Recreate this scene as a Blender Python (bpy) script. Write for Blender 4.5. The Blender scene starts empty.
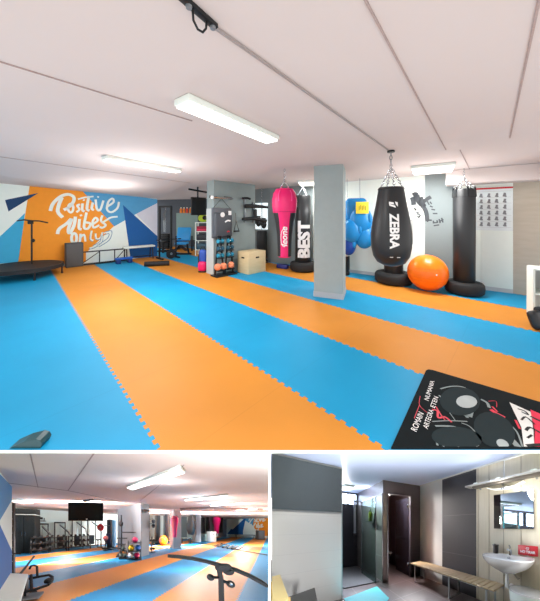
import bpy, bmesh, math, random
from mathutils import Vector, Matrix
random.seed(7)
SC = bpy.context.scene
COL = SC.collection

# ------------------------------------------------------------------ camera, world, exposure
# The photograph is a collage of three views. The place is built as a cut-away building:
# the boxing gym on the upper floor and, below its floor slab, two rooms whose floors run
# steeply down and away, side by side with a white partition wall between them.
cam_d = bpy.data.cameras.new('camera')
cam_d.sensor_fit = 'HORIZONTAL'
cam_d.sensor_width = 36.0
cam_d.lens = 250.0 / 540.0 * 36.0
cam_d.shift_y = -(300.5 - 217.0) / 540.0
cam_d.clip_start = 0.02
cam = bpy.data.objects.new('camera', cam_d)
cam.location = (0, 0, 1.5)
cam.rotation_euler = (math.pi / 2, 0, 0)
COL.objects.link(cam)
SC.camera = cam

world = bpy.data.worlds.new('daylight')
SC.world = world
world.use_nodes = True
world.node_tree.nodes['Background'].inputs[0].default_value = (1.0, 0.99, 0.985, 1)
world.node_tree.nodes['Background'].inputs[1].default_value = 1.6
SC.view_settings.view_transform = 'Standard'
SC.view_settings.look = 'None'
SC.view_settings.gamma = 1.0
SC.view_settings.exposure = 0.0
SC.view_settings.use_curve_mapping = False
GYM_LAMP, BACK_LAMP = 62.0, 260.0   # watts per lamp
def sun(name, direction, strength, angle, rgb):
    l = bpy.data.lights.new(name, 'SUN'); l.energy = strength; l.angle = math.radians(angle); l.color = rgb
    o = bpy.data.objects.new(name, l); COL.objects.link(o); o.location = (0, -6, 12)
    o.rotation_euler = Vector(direction).to_track_quat('-Z', 'Y').to_euler()
# fill sun added to brighten the walls of the lower gym
sun('fill_sun_lower_gym', (-0.53, 1, -1.22), 2.6, 9, (1, .99, .98))
l = bpy.data.lights.new('washroom_fill', 'AREA'); l.shape = 'RECTANGLE'; l.size = 3.0; l.size_y = 1.2; l.energy = 330.0; l.color = (.97, .985, 1); l.spread = math.radians(80)  # area light added out of view to brighten the washroom
o = bpy.data.objects.new('washroom_fill', l); COL.objects.link(o); o.location = (-.9, -1.2, -.45)
o.rotation_euler = Vector((2.9, 6.2, -4.75)).to_track_quat('-Z', 'Y').to_euler()

# ------------------------------------------------------------------ rooms
class Room:
    """A room with its own right / depth / up directions (local metres -> world)."""
    def __init__(s, f, cx, hy, hc):
        s.f, s.cx, s.hy, s.hc = f, cx, hy, hc
        s.k = 250.0 / f
        s.sx = (cx - 270.0) / 250.0
        s.sz = (hy - 217.0) / 250.0
    def w(s, p):
        Y = p[1] * s.k
        return Vector((p[0] + s.sx * Y, Y, 1.5 + (p[2] - s.hc) - s.sz * Y))
    def pl(s, px, py, d):
        return Vector(((px - s.cx) / s.f * d, d, s.hc - (py - s.hy) / s.f * d))
    def fl(s, px, py, z=0.0):
        return s.pl(px, py, s.f * (s.hc - z) / (py - s.hy))

GYM = Room(250.0, 270.0, 217.0, 1.5)
BACK = Room(111.0, 134.0, 527.0, 1.37)
WASH = Room(145.0, 405.0, 525.0, 1.35)

class VPlane:
    """A vertical wall plane of a room through two floor points; the normal faces the viewer."""
    def __init__(s, room, a, b):
        s.r = room
        s.a = Vector((a[0], a[1], 0)); b = Vector((b[0], b[1], 0))
        s.d = (b - s.a).normalized()
        n = Vector((s.d.y, -s.d.x, 0))
        if n.dot(-s.a) < 0: n = -n
        s.n = n
    def pt(s, px, py, off=0.0):
        ray = Vector(((px - s.r.cx) / s.r.f, 1, -(py - s.r.hy) / s.r.f))
        t = (s.a + s.n * off).dot(s.n) / ray.dot(s.n)
        return Vector((0, 0, s.r.hc)) + ray * t
    def at(s, px, z=0.0, off=0.0):
        p = s.pt(px, s.r.hy, off); p.z = z
        return p
    def along(s, t, z=0.0, off=0.0):
        return s.a + s.d * t + s.n * off + Vector((0, 0, z))
    def yaw(s):
        """angle that turns a thing's front (-y) to face out of the wall"""
        return math.atan2(s.n.x, -s.n.y)

# ------------------------------------------------------------------ materials
def lin(c):
    return tuple(((v / 255.0) / 12.92 if v / 255.0 <= 0.04045 else ((v / 255.0 + 0.055) / 1.055) ** 2.4) for v in c)
_mats = {}
def mat(name, rgb, rough=0.6, metal=0.0, var=0.06, scale=9.0, spec=0.4, emit=0.0, bump=0.0):
    if name in _mats: return _mats[name]
    m = bpy.data.materials.new(name); m.use_nodes = True
    nt = m.node_tree; b = nt.nodes['Principled BSDF']
    c = lin(rgb)
    tc = nt.nodes.new('ShaderNodeTexCoord')
    nz = nt.nodes.new('ShaderNodeTexNoise'); nz.inputs['Scale'].default_value = scale; nz.inputs['Detail'].default_value = 4
    nt.links.new(tc.outputs['Object'], nz.inputs['Vector'])
    mx = nt.nodes.new('ShaderNodeMix'); mx.data_type = 'RGBA'
    mx.inputs[6].default_value = tuple(v * (1 - var) for v in c) + (1,)
    mx.inputs[7].default_value = tuple(min(1, v * (1 + var)) for v in c) + (1,)
    nt.links.new(nz.outputs['Fac'], mx.inputs[0])
    nt.links.new(mx.outputs[2], b.inputs['Base Color'])
    b.inputs['Roughness'].default_value = rough
    b.inputs['Metallic'].default_value = metal
    b.inputs['Specular IOR Level'].default_value = spec
    if emit:
        b.inputs['Emission Color'].default_value = c + (1,)
        b.inputs['Emission Strength'].default_value = emit
    if bump:
        bp = nt.nodes.new('ShaderNodeBump'); bp.inputs['Strength'].default_value = bump
        nt.links.new(nz.outputs['Fac'], bp.inputs['Height']); nt.links.new(bp.outputs[0], b.inputs['Normal'])
    _mats[name] = m
    return m

def math_node(nt, op, a, b=None):
    n = nt.nodes.new('ShaderNodeMath'); n.operation = op
    for i, v in enumerate((a, b)):
        if v is None: continue
        if isinstance(v, (int, float)): n.inputs[i].default_value = v
        else: nt.links.new(v, n.inputs[i])
    return n.outputs[0]

def stripe_mat(name, along, across, start, width, orange, blue):
    """puzzle-mat floor: orange / blue stripes with toothed borders, seams every metre"""
    m = bpy.data.materials.new(name); m.use_nodes = True
    nt = m.node_tree; b = nt.nodes['Principled BSDF']
    uv = nt.nodes.new('ShaderNodeUVMap'); uv.uv_map = 'UVMap'
    sp = nt.nodes.new('ShaderNodeSeparateXYZ'); nt.links.new(uv.outputs[0], sp.inputs[0])
    def dot(v):
        return math_node(nt, 'ADD', math_node(nt, 'MULTIPLY', sp.outputs[0], v[0]), math_node(nt, 'MULTIPLY', sp.outputs[1], v[1]))
    t, s = dot(along), dot(across)
    tooth = math_node(nt, 'SIGN', math_node(nt, 'SINE', math_node(nt, 'MULTIPLY', t, 2 * math.pi / 0.085)))
    q = math_node(nt, 'DIVIDE', math_node(nt, 'SUBTRACT', math_node(nt, 'ADD', s, math_node(nt, 'MULTIPLY', tooth, 0.012)), start), width)
    par = math_node(nt, 'FLOORED_MODULO', math_node(nt, 'FLOOR', q), 2.0)
    isor = math_node(nt, 'MULTIPLY', math_node(nt, 'LESS_THAN', par, 0.5), math_node(nt, 'GREATER_THAN', q, 0.0))
    nz = nt.nodes.new('ShaderNodeTexNoise'); nz.inputs['Scale'].default_value = 1.6; nz.inputs['Detail'].default_value = 5
    nt.links.new(uv.outputs[0], nz.inputs['Vector'])
    mx = nt.nodes.new('ShaderNodeMix'); mx.data_type = 'RGBA'
    mx.inputs[6].default_value = lin(blue) + (1,); mx.inputs[7].default_value = lin(orange) + (1,)
    nt.links.new(isor, mx.inputs[0])
    # seams between neighbouring tiles of one stripe
    seam = math_node(nt, 'LESS_THAN', math_node(nt, 'ABSOLUTE', math_node(nt, 'SUBTRACT', math_node(nt, 'FRACT', math_node(nt, 'DIVIDE', t, 1.0)), 0.5)), 0.004)
    seam2 = math_node(nt, 'LESS_THAN', math_node(nt, 'ABSOLUTE', math_node(nt, 'SUBTRACT', math_node(nt, 'FRACT', q), 0.0)), 0.006)
    sm = math_node(nt, 'MAXIMUM', seam, seam2)
    val = math_node(nt, 'ADD', math_node(nt, 'MULTIPLY', nz.outputs['Fac'], 0.22), math_node(nt, 'SUBTRACT', 0.89, math_node(nt, 'MULTIPLY', sm, 0.07)))
    hs = nt.nodes.new('ShaderNodeHueSaturation')
    nt.links.new(mx.outputs[2], hs.inputs['Color']); nt.links.new(val, hs.inputs['Value'])
    nt.links.new(hs.outputs[0], b.inputs['Base Color'])
    b.inputs['Roughness'].default_value = 0.55
    b.inputs['Specular IOR Level'].default_value = 0.25
    fz = nt.nodes.new('ShaderNodeTexNoise'); fz.inputs['Scale'].default_value = 120
    nt.links.new(uv.outputs[0], fz.inputs['Vector'])
    bp = nt.nodes.new('ShaderNodeBump'); bp.inputs['Strength'].default_value = 0.12; bp.inputs['Distance'].default_value = 0.01
    nt.links.new(fz.outputs['Fac'], bp.inputs['Height']); nt.links.new(bp.outputs[0], b.inputs['Normal'])
    return m

def tile_mat(name, a, b_, size, rgb, grout, rough, gw=0.006, var=0.12, off=(0, 0)):
    """rectangular tiles along two directions of the UV plane"""
    m = bpy.data.materials.new(name); m.use_nodes = True
    nt = m.node_tree; bs = nt.nodes['Principled BSDF']
    uv = nt.nodes.new('ShaderNodeUVMap'); uv.uv_map = 'UVMap'
    sp = nt.nodes.new('ShaderNodeSeparateXYZ'); nt.links.new(uv.outputs[0], sp.inputs[0])
    g = None
    for v, sz, o in ((a, size[0], off[0]), (b_, size[1], off[1])):
        q = math_node(nt, 'ADD', math_node(nt, 'MULTIPLY', sp.outputs[0], v[0]), math_node(nt, 'MULTIPLY', sp.outputs[1], v[1]))
        fr = math_node(nt, 'FRACT', math_node(nt, 'DIVIDE', math_node(nt, 'ADD', q, o), sz))
        e = math_node(nt, 'LESS_THAN', fr, gw / sz)
        g = e if g is None else math_node(nt, 'MAXIMUM', g, e)
    nz = nt.nodes.new('ShaderNodeTexNoise'); nz.inputs['Scale'].default_value = 3; nz.inputs['Detail'].default_value = 6
    nt.links.new(uv.outputs[0], nz.inputs['Vector'])
    c = lin(rgb)
    base = nt.nodes.new('ShaderNodeMix'); base.data_type = 'RGBA'
    base.inputs[6].default_value = tuple(v * (1 - var) for v in c) + (1,); base.inputs[7].default_value = tuple(min(1, v * (1 + var)) for v in c) + (1,)
    nt.links.new(nz.outputs['Fac'], base.inputs[0])
    mx = nt.nodes.new('ShaderNodeMix'); mx.data_type = 'RGBA'
    nt.links.new(g, mx.inputs[0]); nt.links.new(base.outputs[2], mx.inputs[6]); mx.inputs[7].default_value = lin(grout) + (1,)
    nt.links.new(mx.outputs[2], bs.inputs['Base Color'])
    bs.inputs['Roughness'].default_value = rough
    return m

def wood_mat(name, c1, c2, stretch, rough=0.5, scale=14):
    m = bpy.data.materials.new(name); m.use_nodes = True
    nt = m.node_tree; b = nt.nodes['Principled BSDF']
    tc = nt.nodes.new('ShaderNodeTexCoord')
    mp = nt.nodes.new('ShaderNodeMapping'); mp.inputs['Scale'].default_value = stretch
    nt.links.new(tc.outputs['Object'], mp.inputs['Vector'])
    nz = nt.nodes.new('ShaderNodeTexNoise'); nz.inputs['Scale'].default_value = scale; nz.inputs['Detail'].default_value = 6
    nt.links.new(mp.outputs[0], nz.inputs['Vector'])
    mx = nt.nodes.new('ShaderNodeMix'); mx.data_type = 'RGBA'
    mx.inputs[6].default_value = lin(c1) + (1,); mx.inputs[7].default_value = lin(c2) + (1,)
    nt.links.new(nz.outputs['Fac'], mx.inputs[0]); nt.links.new(mx.outputs[2], b.inputs['Base Color'])
    b.inputs['Roughness'].default_value = rough
    return m

def glass_mat(name, tint, alpha):
    m = bpy.data.materials.new(name); m.use_nodes = True
    nt = m.node_tree; nt.nodes.clear()
    out = nt.nodes.new('ShaderNodeOutputMaterial')
    tr = nt.nodes.new('ShaderNodeBsdfTransparent'); tr.inputs[0].default_value = lin(tint) + (1,)
    gl = nt.nodes.new('ShaderNodeBsdfGlossy'); gl.inputs['Roughness'].default_value = 0.03
    fr = nt.nodes.new('ShaderNodeFresnel'); fr.inputs[0].default_value = 1.45
    ad = math_node(nt, 'ADD', math_node(nt, 'MULTIPLY', fr.outputs[0], 0.12), alpha)
    mx = nt.nodes.new('ShaderNodeMixShader')
    nt.links.new(ad, mx.inputs[0]); nt.links.new(tr.outputs[0], mx.inputs[1]); nt.links.new(gl.outputs[0], mx.inputs[2])
    nt.links.new(mx.outputs[0], out.inputs[0])
    return m

BLACK = mat('black_leather', (28, 30, 32), 0.42, var=0.15, spec=0.5)
MATT = mat('matt_black_tube', (20, 21, 23), 0.75, var=.1, spec=.12)
RUBBER = mat('black_rubber', (30, 31, 33), 0.7, var=0.15)
IRON = mat('black_painted_steel', (32, 34, 36), 0.4, 0.3)
CHROME = mat('chrome', (205, 208, 212), 0.18, 0.95, var=0.02)
STEEL = mat('grey_steel', (140, 146, 150), 0.35, 0.6)
WHITE = mat('white_paint', (230, 238, 230), 0.6, var=0.02)
PRINT = mat('white_print', (238, 238, 236), 0.6, var=0.02)
LAMP = mat('lamp_diffuser', (255, 252, 246), 0.5, var=0.0, emit=2.2)
CEIL = mat('ceiling_paint', (212, 200, 196), 0.85, var=0.015, scale=2)
JOINT = mat('ceiling_joint', (170, 150, 145), 0.8, var=0.3, scale=60)
GREY = mat('grey_wall_paint', (128, 138, 139), 0.7, var=0.03)
DGREY = mat('dark_grey_paint', (96, 100, 106), 0.7, var=0.08)
WALLW = mat('white_wall_paint', (234, 242, 234), 0.8, var=0.02)
BEIGE = wood_mat('beige_wall_panel', (190, 180, 164), (172, 162, 146), (1, 1, 6), 0.7, 3)
PINK = mat('pink_leather', (232, 30, 110), 0.4)
ORANGE = mat('orange_vinyl', (255, 122, 20), 0.3, var=0.04)
BLUE = mat('blue_leather', (24, 132, 200), 0.3, var=0.1)
NAVY = mat('navy_paint', (34, 66, 112), 0.6)
YELLOW = mat('yellow_card', (240, 214, 60), 0.6)
RED = mat('red_vinyl', (205, 36, 48), 0.45)
TEAL = mat('teal_rubber', (30, 130, 160), 0.45)
SKIN_OR = mat('salmon_rubber', (235, 140, 100), 0.5)
LIME = mat('lime_rubber', (190, 215, 60), 0.5)
PLY = wood_mat('birch_plywood', (222, 202, 160), (204, 182, 138), (1, 1, 5), 0.6, 4)

# ------------------------------------------------------------------ mesh building
class M:
    def __init__(s): s.v, s.f, s.m, s.sm = [], [], [], []
    def add(s, vs, fs, mi=0, smooth=False):
        o = len(s.v)
        s.v += [Vector(v) for v in vs]
        for f in fs: s.f.append([i + o for i in f]); s.m.append(mi); s.sm.append(smooth)
        return s
    def box(s, c, size, yaw=0.0, mi=0):
        x, y, z = (d / 2 for d in size); ca, sa = math.cos(yaw), math.sin(yaw)
        vs = [(c[0] + ca * a * x - sa * b * y, c[1] + sa * a * x + ca * b * y, c[2] + e * z) for e in (-1, 1) for a, b in ((-1, -1), (1, -1), (1, 1), (-1, 1))]
        return s.add(vs, [(3, 2, 1, 0), (4, 5, 6, 7), (0, 1, 5, 4), (1, 2, 6, 5), (2, 3, 7, 6), (3, 0, 4, 7)], mi)
    def rbox(s, c, size, r=0.02, yaw=0.0, mi=0, seg=2, pitch=0.0):
        bm = bmesh.new(); bmesh.ops.create_cube(bm, size=1.0)
        for v in bm.verts: v.co = Vector((v.co.x * size[0], v.co.y * size[1], v.co.z * size[2]))
        bmesh.ops.bevel(bm, geom=bm.edges[:], offset=min(r, min(size) * 0.49), segments=seg, affect='EDGES', profile=0.5)
        R = Matrix.Rotation(yaw, 3, 'Z') @ Matrix.Rotation(pitch, 3, 'X')
        bm.verts.index_update()
        s.add([R @ v.co + Vector(c) for v in bm.verts], [[v.index for v in f.verts] for f in bm.faces], mi, True)
        bm.free(); return s
    def bar(s, a, b, w, h, mi=0):
        a, b = Vector(a), Vector(b); d = (b - a).normalized()
        up = Vector((0, 0, 1)) if abs(d.z) < 0.95 else Vector((0, 1, 0))
        sd = d.cross(up).normalized(); up = sd.cross(d).normalized()
        vs = [p + sd * (i * w / 2) + up * (j * h / 2) for p in (a, b) for i, j in ((-1, -1), (1, -1), (1, 1), (-1, 1))]
        return s.add(vs, [(3, 2, 1, 0), (4, 5, 6, 7), (0, 1, 5, 4), (1, 2, 6, 5), (2, 3, 7, 6), (3, 0, 4, 7)], mi)
    def tube(s, pts, r, n=8, closed=False, mi=0):
        pts = [Vector(p) for p in pts]; N = len(pts); rr = r if isinstance(r, (list, tuple)) else [r] * N
        vs, fs = [], []; prev = None
        for i, p in enumerate(pts):
            t = (pts[(i + 1) % N] - pts[i - 1]) if closed else (pts[min(i + 1, N - 1)] - pts[max(i - 1, 0)])
            t = t.normalized() if t.length > 1e-9 else Vector((0, 0, 1))
            if prev is None:
                prev = t.cross(Vector((0, 0, 1)) if abs(t.z) < 0.9 else Vector((1, 0, 0))).normalized()
            prev = (prev - t * prev.dot(t)).normalized(); b = t.cross(prev)
            vs += [p + (prev * math.cos(2 * math.pi * j / n) + b * math.sin(2 * math.pi * j / n)) * rr[i] for j in range(n)]
        for i in range(N if closed else N - 1):
            k = (i + 1) % N
            fs += [(i * n + j, i * n + (j + 1) % n, k * n + (j + 1) % n, k * n + j) for j in range(n)]
        if not closed: fs += [list(range(n))[::-1], [(N - 1) * n + j for j in range(n)]]
        return s.add(vs, fs, mi, True)
    def lathe(s, prof, c=(0, 0, 0), n=24, mi=0, axis=None, smooth=True, closed=False):
        R = Matrix.Identity(3) if axis is None else Vector((0, 0, 1)).rotation_difference(Vector(axis)).to_matrix()
        vs = [R @ Vector((r * math.cos(2 * math.pi * j / n), r * math.sin(2 * math.pi * j / n), z)) + Vector(c) for r, z in prof for j in range(n)]
        P = len(prof)
        fs = [(i * n + j, i * n + (j + 1) % n, ((i + 1) % P) * n + (j + 1) % n, ((i + 1) % P) * n + j) for i in range(P if closed else P - 1) for j in range(n)]
        if not closed: fs += [list(range(n))[::-1], [(P - 1) * n + j for j in range(n)]]
        return s.add(vs, fs, mi, smooth)
    def torus(s, c, R, r, axis=None, n=28, k=10, mi=0):
        return s.lathe([(R + r * math.cos(2 * math.pi * i / k), r * math.sin(2 * math.pi * i / k)) for i in range(k)], c, n, mi, axis, True, True)
    def ell(s, c, rad, n=20, k=12, mi=0, rot=None):
        vs, fs = [], []; R = rot or Matrix.Identity(3)
        for i in range(1, k):
            a = math.pi * i / k
            for j in range(n):
                b = 2 * math.pi * j / n
                vs.append(R @ Vector((rad[0] * math.sin(a) * math.cos(b), rad[1] * math.sin(a) * math.sin(b), -rad[2] * math.cos(a))) + Vector(c))
        for i in range(k - 2): fs += [(i * n + j, i * n + (j + 1) % n, (i + 1) * n + (j + 1) % n, (i + 1) * n + j) for j in range(n)]
        vs += [R @ Vector((0, 0, -rad[2])) + Vector(c), R @ Vector((0, 0, rad[2])) + Vector(c)]
        B = (k - 1) * n
        fs += [(B, (j + 1) % n, j) for j in range(n)] + [(B + 1, (k - 2) * n + j, (k - 2) * n + (j + 1) % n) for j in range(n)]
        return s.add(vs, fs, mi, True)
    def prism(s, poly, z0, z1, mi=0):
        n = len(poly); vs = [(p[0], p[1], z0) for p in poly] + [(p[0], p[1], z1) for p in poly]
        return s.add(vs, [list(range(n))[::-1], list(range(n, 2 * n))] + [(i, (i + 1) % n, n + (i + 1) % n, n + i) for i in range(n)], mi)
    def slab(s, poly3, off, mi=0):
        """polygon in space given a thickness along a vector"""
        n = len(poly3); vs = [Vector(p) for p in poly3]; vs += [p + Vector(off) for p in vs]
        return s.add(vs, [list(range(n)), list(range(n, 2 * n))[::-1]] + [(i, n + i, n + (i + 1) % n, (i + 1) % n) for i in range(n)], mi)
    def poly(s, pts, mi=0): return s.add(pts, [list(range(len(pts)))], mi)
    def ribbon(s, pts, w, normal, mi=0, smooth_n=4, closed=False):
        """flat painted stroke of given width lying on a surface with that normal"""
        pts = [Vector(p) for p in pts]; nrm = Vector(normal).normalized()
        q = []
        N = len(pts)
        if N > 2:
            for i in range(N if closed else N - 1):
                if closed: a, b, c, d = pts[i - 1], pts[i], pts[(i + 1) % N], pts[(i + 2) % N]
                else: a, b, c, d = pts[max(i - 1, 0)], pts[i], pts[i + 1], pts[min(i + 2, N - 1)]
                for j in range(smooth_n):
                    t = j / smooth_n
                    q.append(0.5 * ((2 * b) + (c - a) * t + (2 * a - 5 * b + 4 * c - d) * t * t + (3 * b - 3 * c + d - a) * t ** 3))
            if closed: q.append(pts[0])
            else: q.append(pts[-1])
        else: q = pts
        vs = []
        for i, p in enumerate(q):
            t = (q[min(i + 1, len(q) - 1)] - q[max(i - 1, 0)]).normalized(); sd = t.cross(nrm).normalized()
            vs += [p - sd * w / 2, p + sd * w / 2]
        return s.add(vs, [(2 * i, 2 * i + 1, 2 * i + 3, 2 * i + 2) for i in range(len(q) - 1)], mi)
    def chain(s, a, b, link=0.05, r=0.006, mi=0):
        a, b = Vector(a), Vector(b); d = b - a; n = max(2, int(d.length / link)); u = d.normalized()
        s1 = u.cross(Vector((0.3, 1, 0.1))).normalized(); s2 = u.cross(s1)
        for i in range(n):
            c = a + d * ((i + 0.5) / n); sd = s1 if i % 2 else s2; L = d.length / n * 0.62
            s.tube([c + u * (L * math.cos(t)) + sd * (L * 0.5 * math.sin(t)) for t in [2 * math.pi * j / 8 for j in range(8)]], r, 5, True, mi)
        return s
    def text(s, txt, fn, size=1.0, bold=0.0, mi=0, cuts=0, font_shear=0.0):
        cu = bpy.data.curves.new('lettering', 'FONT'); cu.body = txt; cu.size = size; cu.offset = bold; cu.shear = font_shear
        cu.align_x = 'CENTER'; cu.align_y = 'CENTER'; cu.resolution_u = 3; cu.fill_mode = 'FRONT'
        ob = bpy.data.objects.new('lettering', cu); COL.objects.link(ob)
        dg = bpy.context.evaluated_depsgraph_get(); me = ob.evaluated_get(dg).to_mesh()
        bm = bmesh.new(); bm.from_mesh(me)
        if cuts: bmesh.ops.subdivide_edges(bm, edges=bm.edges[:], cuts=cuts, use_grid_fill=True)
        bm.verts.index_update()
        s.add([fn(v.co.x, v.co.y) for v in bm.verts], [[v.index for v in f.verts] for f in bm.faces], mi)
        bm.free(); ob.evaluated_get(dg).to_mesh_clear()
        bpy.data.objects.remove(ob); bpy.data.curves.remove(cu)
        return s

def link_mesh(name, mb, mats, room, pos, yaw, origin, parent=None, uv=None):
    me = bpy.data.meshes.new(name)
    R = Matrix.Rotation(yaw, 3, 'Z'); pos = Vector(pos)
    loc = [pos + R @ v for v in mb.v]
    me.from_pydata([room.w(p) - origin for p in loc], [], mb.f)
    for m in (mats if isinstance(mats, (list, tuple)) else [mats]): me.materials.append(m)
    for i, p in enumerate(me.polygons): p.material_index = mb.m[i]; p.use_smooth = mb.sm[i]
    if uv:
        lay = me.uv_layers.new(name='UVMap')
        for lp in me.loops: lay.data[lp.index].uv = uv(loc[lp.vertex_index])
    me.validate(); me.update()
    bm = bmesh.new(); bm.from_mesh(me)
    closed = all(e.is_manifold for e in bm.edges)
    if closed: bmesh.ops.recalc_face_normals(bm, faces=bm.faces[:])
    bm.to_mesh(me); bm.free()
    if any(mb.sm):
        me.set_sharp_from_angle(angle=math.radians(42))
    o = bpy.data.objects.new(name, me); COL.objects.link(o)
    if parent is not None: o.parent = parent
    else: o.location = origin
    return o

class Thing:
    """An Empty at the base of a thing; its parts are child meshes."""
    def __init__(s, name, label, cat, room, pos, yaw=0.0, group=None, kind=None):
        s.room, s.pos, s.yaw = room, Vector(pos), yaw
        s.o = bpy.data.objects.new(name, None); s.o.empty_display_size = 0.1; COL.objects.link(s.o)
        s.origin = room.w(s.pos); s.o.location = s.origin
        s.o['label'] = label; s.o['category'] = cat
        if group: s.o['group'] = group
        if kind: s.o['kind'] = kind
    def part(s, name, mb, mats, parent=None, label=None, uv=None):
        o = link_mesh(name, mb, mats, s.room, s.pos, s.yaw, s.origin, parent or s.o, uv)
        if label: o['label'] = label
        return o
    def lamp(s, c, sx, sy, watts, rgb, yaw):
        l = bpy.data.lights.new('lamp', 'AREA'); l.shape = 'RECTANGLE'; l.size = sx; l.size_y = sy; l.energy = watts; l.color = rgb
        o = bpy.data.objects.new('lamp', l); COL.objects.link(o); o.parent = s.o
        R = Matrix.Rotation(s.yaw, 3, 'Z')
        o.location = s.room.w(s.pos + R @ Vector(c)) - s.origin
        o.rotation_euler = (0, 0, yaw)
        return o

def solo(name, label, cat, room, pos, mb, mats, yaw=0.0, group=None, kind=None, uv=None):
    o = link_mesh(name, mb, mats, room, pos, yaw, room.w(Vector(pos)), None, uv)
    o['label'] = label; o['category'] = cat
    if group: o['group'] = group
    if kind: o['kind'] = kind
    return o

def struct(name, label, cat, room, mb, mats, uv=None, parent=None):
    o = link_mesh(name, mb, mats, room, (0, 0, 0), 0.0, Vector((0, 0, 0)), parent, uv)
    if parent is None:
        o['kind'] = 'structure'; o['label'] = label; o['category'] = cat
    elif label: o['label'] = label
    return o

# ================================================================== THE GYM (upper floor)
H = 2.46
G = GYM
uvxy = lambda p: (p.x, p.y)
dA = Vector((-0.7085, 0.7057)); dB = Vector((0.7057, 0.7085))   # along the stripes / across them

WR = VPlane(G, (2.21, 6.73), (4.73, 4.93))          # white wall behind the bags
WL = VPlane(G, (-4.34, 9.6), (-7.94, 5.97))         # mural wall (from its inner corner towards the viewer)
WG = VPlane(G, (-1.45, 6.47), (0.2, 8.12))          # face of the grey wall block

fl = M().poly([(-9, 1.609, 0), (6.2, 1.609, 0), (6.2, 4.2, 0), (3.0, 6.6, 0), (-0.6, 9.4, 0), (-0.6, 12.6, 0), (-6.2, 12.6, 0), (-9, 5, 0)])
struct('floor', 'orange and blue striped puzzle mat floor of the large gym view', 'floor', G, fl,
       stripe_mat('gym_puzzle_mats', dA, dB, 0.639, 1.035, (205, 134, 47), (18, 147, 194)), uvxy)
sl = M().slab([(-9, 1.609, -0.001), (-9, 1.609, -0.0165), (-9, 3.55, -1.86), (-9, 3.55, -0.001)], (15, 0, 0))
struct('trim_1', 'white edge of the floor slab under the gym mats', 'floor slab', G, sl, WALLW)
# partition between the two lower rooms
xa, xb = -0.0100, 0.0032
pt = M().slab([(xa, 1.609, -0.02), (xa, 32, -30.5), (xa, 32, -52), (xa, 1.609, -1.2)], (xb - xa, 0, 0))
struct('wall_between', 'thin white partition wall between the two lower rooms', 'wall', G, pt, WALLW)

# ceiling: flat, dropping gently towards the mural and the recess
LA, LB = (-6.4, 1.9, H), (-2.26, 7.06, H)
cm = M()
A0 = (-9, -.42, H); A1 = (6.4, -.42, H)
cm.poly([A0, A1, (6.4, 3.6, H), (2.8, 6.9, H), (-0.5, 9.3, H), (-0.5, 12.6, H), LB, LA, (-9, 1.9, H)])
W1 = tuple(WL.along(5.2, 2.46)); W0 = (-4.34, 9.6, 2.2)
cm.poly([LA, LB, W0]); cm.poly([LA, W0, W1]); cm.poly([LB, (-0.5, 12.6, H), (-6.0, 12.6, 2.36)]); cm.poly([LB, (-6.0, 12.6, 2.36), W0]); cm.poly([LA, W1, (-9, 1.9, H)])
ceil = struct('ceiling', 'pale pinkish white gym ceiling with thin dark joints', 'ceiling', G, cm, CEIL)
def cpt(px, py, z=H - 0.004): return G.fl(px, py, z)
jm = M()
for a, b, w in (((362, -6), (446, 150), .011), ((541, -8), (510, 138), .011), ((-6, 60), (192, 121), .013), ((-6, 156), (190, 183), .024), ((460, 150), (474, 178), .012)):
    p, q = cpt(*a), cpt(*b); jm.bar(p + (p - q).normalized() * (1.2 if a[1] < 170 and a[0] != 460 else 0), q, w, 0.006)
struct('joint', None, None, G, jm, JOINT, parent=ceil)
solo('ceiling_rail', 'thin grey rail running along the ceiling to the teardrop bag', 'rail', G, cpt(300, 88), M().bar(cpt(214, 27, H - .012) - cpt(300, 88), cpt(388, 150, H - .012) - cpt(300, 88), .015, .012), mat('rail_grey', (168, 158, 155), .5, .3))

# mural wall
orange_p, lblue_p, white_p = mat('mural_orange', (240, 150, 36), .7), mat('mural_sky_blue', (84, 160, 205), .7), WALLW
mid_p, navy_p, teal_p = mat('mural_royal_blue', (24, 92, 160), .7), mat('mural_navy', (22, 62, 104), .7), mat('mural_teal', (60, 172, 214), .7)
lav_p = mat('mural_pale_lilac', (214, 216, 226), .7)
wm = M()
w0, w1 = WL.along(0), WL.along(5.2)
wm.slab([w0, w1, w1 + Vector((0, 0, 2.46)), w0 + Vector((0, 0, 2.2))], -WL.n * 0.15)
wall_l = struct('wall_left', 'wall painted with an orange, white and blue triangle mural', 'wall', G, wm, white_p)
def mural(poly, mi_name, m, off):
    mm = M().poly([WL.pt(x, y, off) for x, y in poly])
    return struct(mi_name, None, None, G, mm, m, parent=wall_l)
mural([(30, 183.5), (80, 188), (96, 206), (114, 226), (86, 253), (86, 262), (17, 268)], 'mural_triangle', orange_p, .002)
mural([(80, 188.3), (157.3, 199.3), (157.3, 203), (136, 214), (114, 226.5), (96, 206)], 'mural_triangle', lblue_p, .002)
mural([(157.3, 203), (157.3, 236), (136, 214)], 'mural_triangle', lav_p, .002)
mural([(123, 205), (157.3, 236), (157.3, 258), (130.5, 258)], 'mural_triangle', mid_p, .003)
mural([(-6, 242), (25, 213), (18.5, 262), (-6, 264)], 'mural_triangle', teal_p, .002)
mural([(5, 200), (38.5, 193), (8.5, 211.5)], 'mural_triangle', navy_p, .003)
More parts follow.
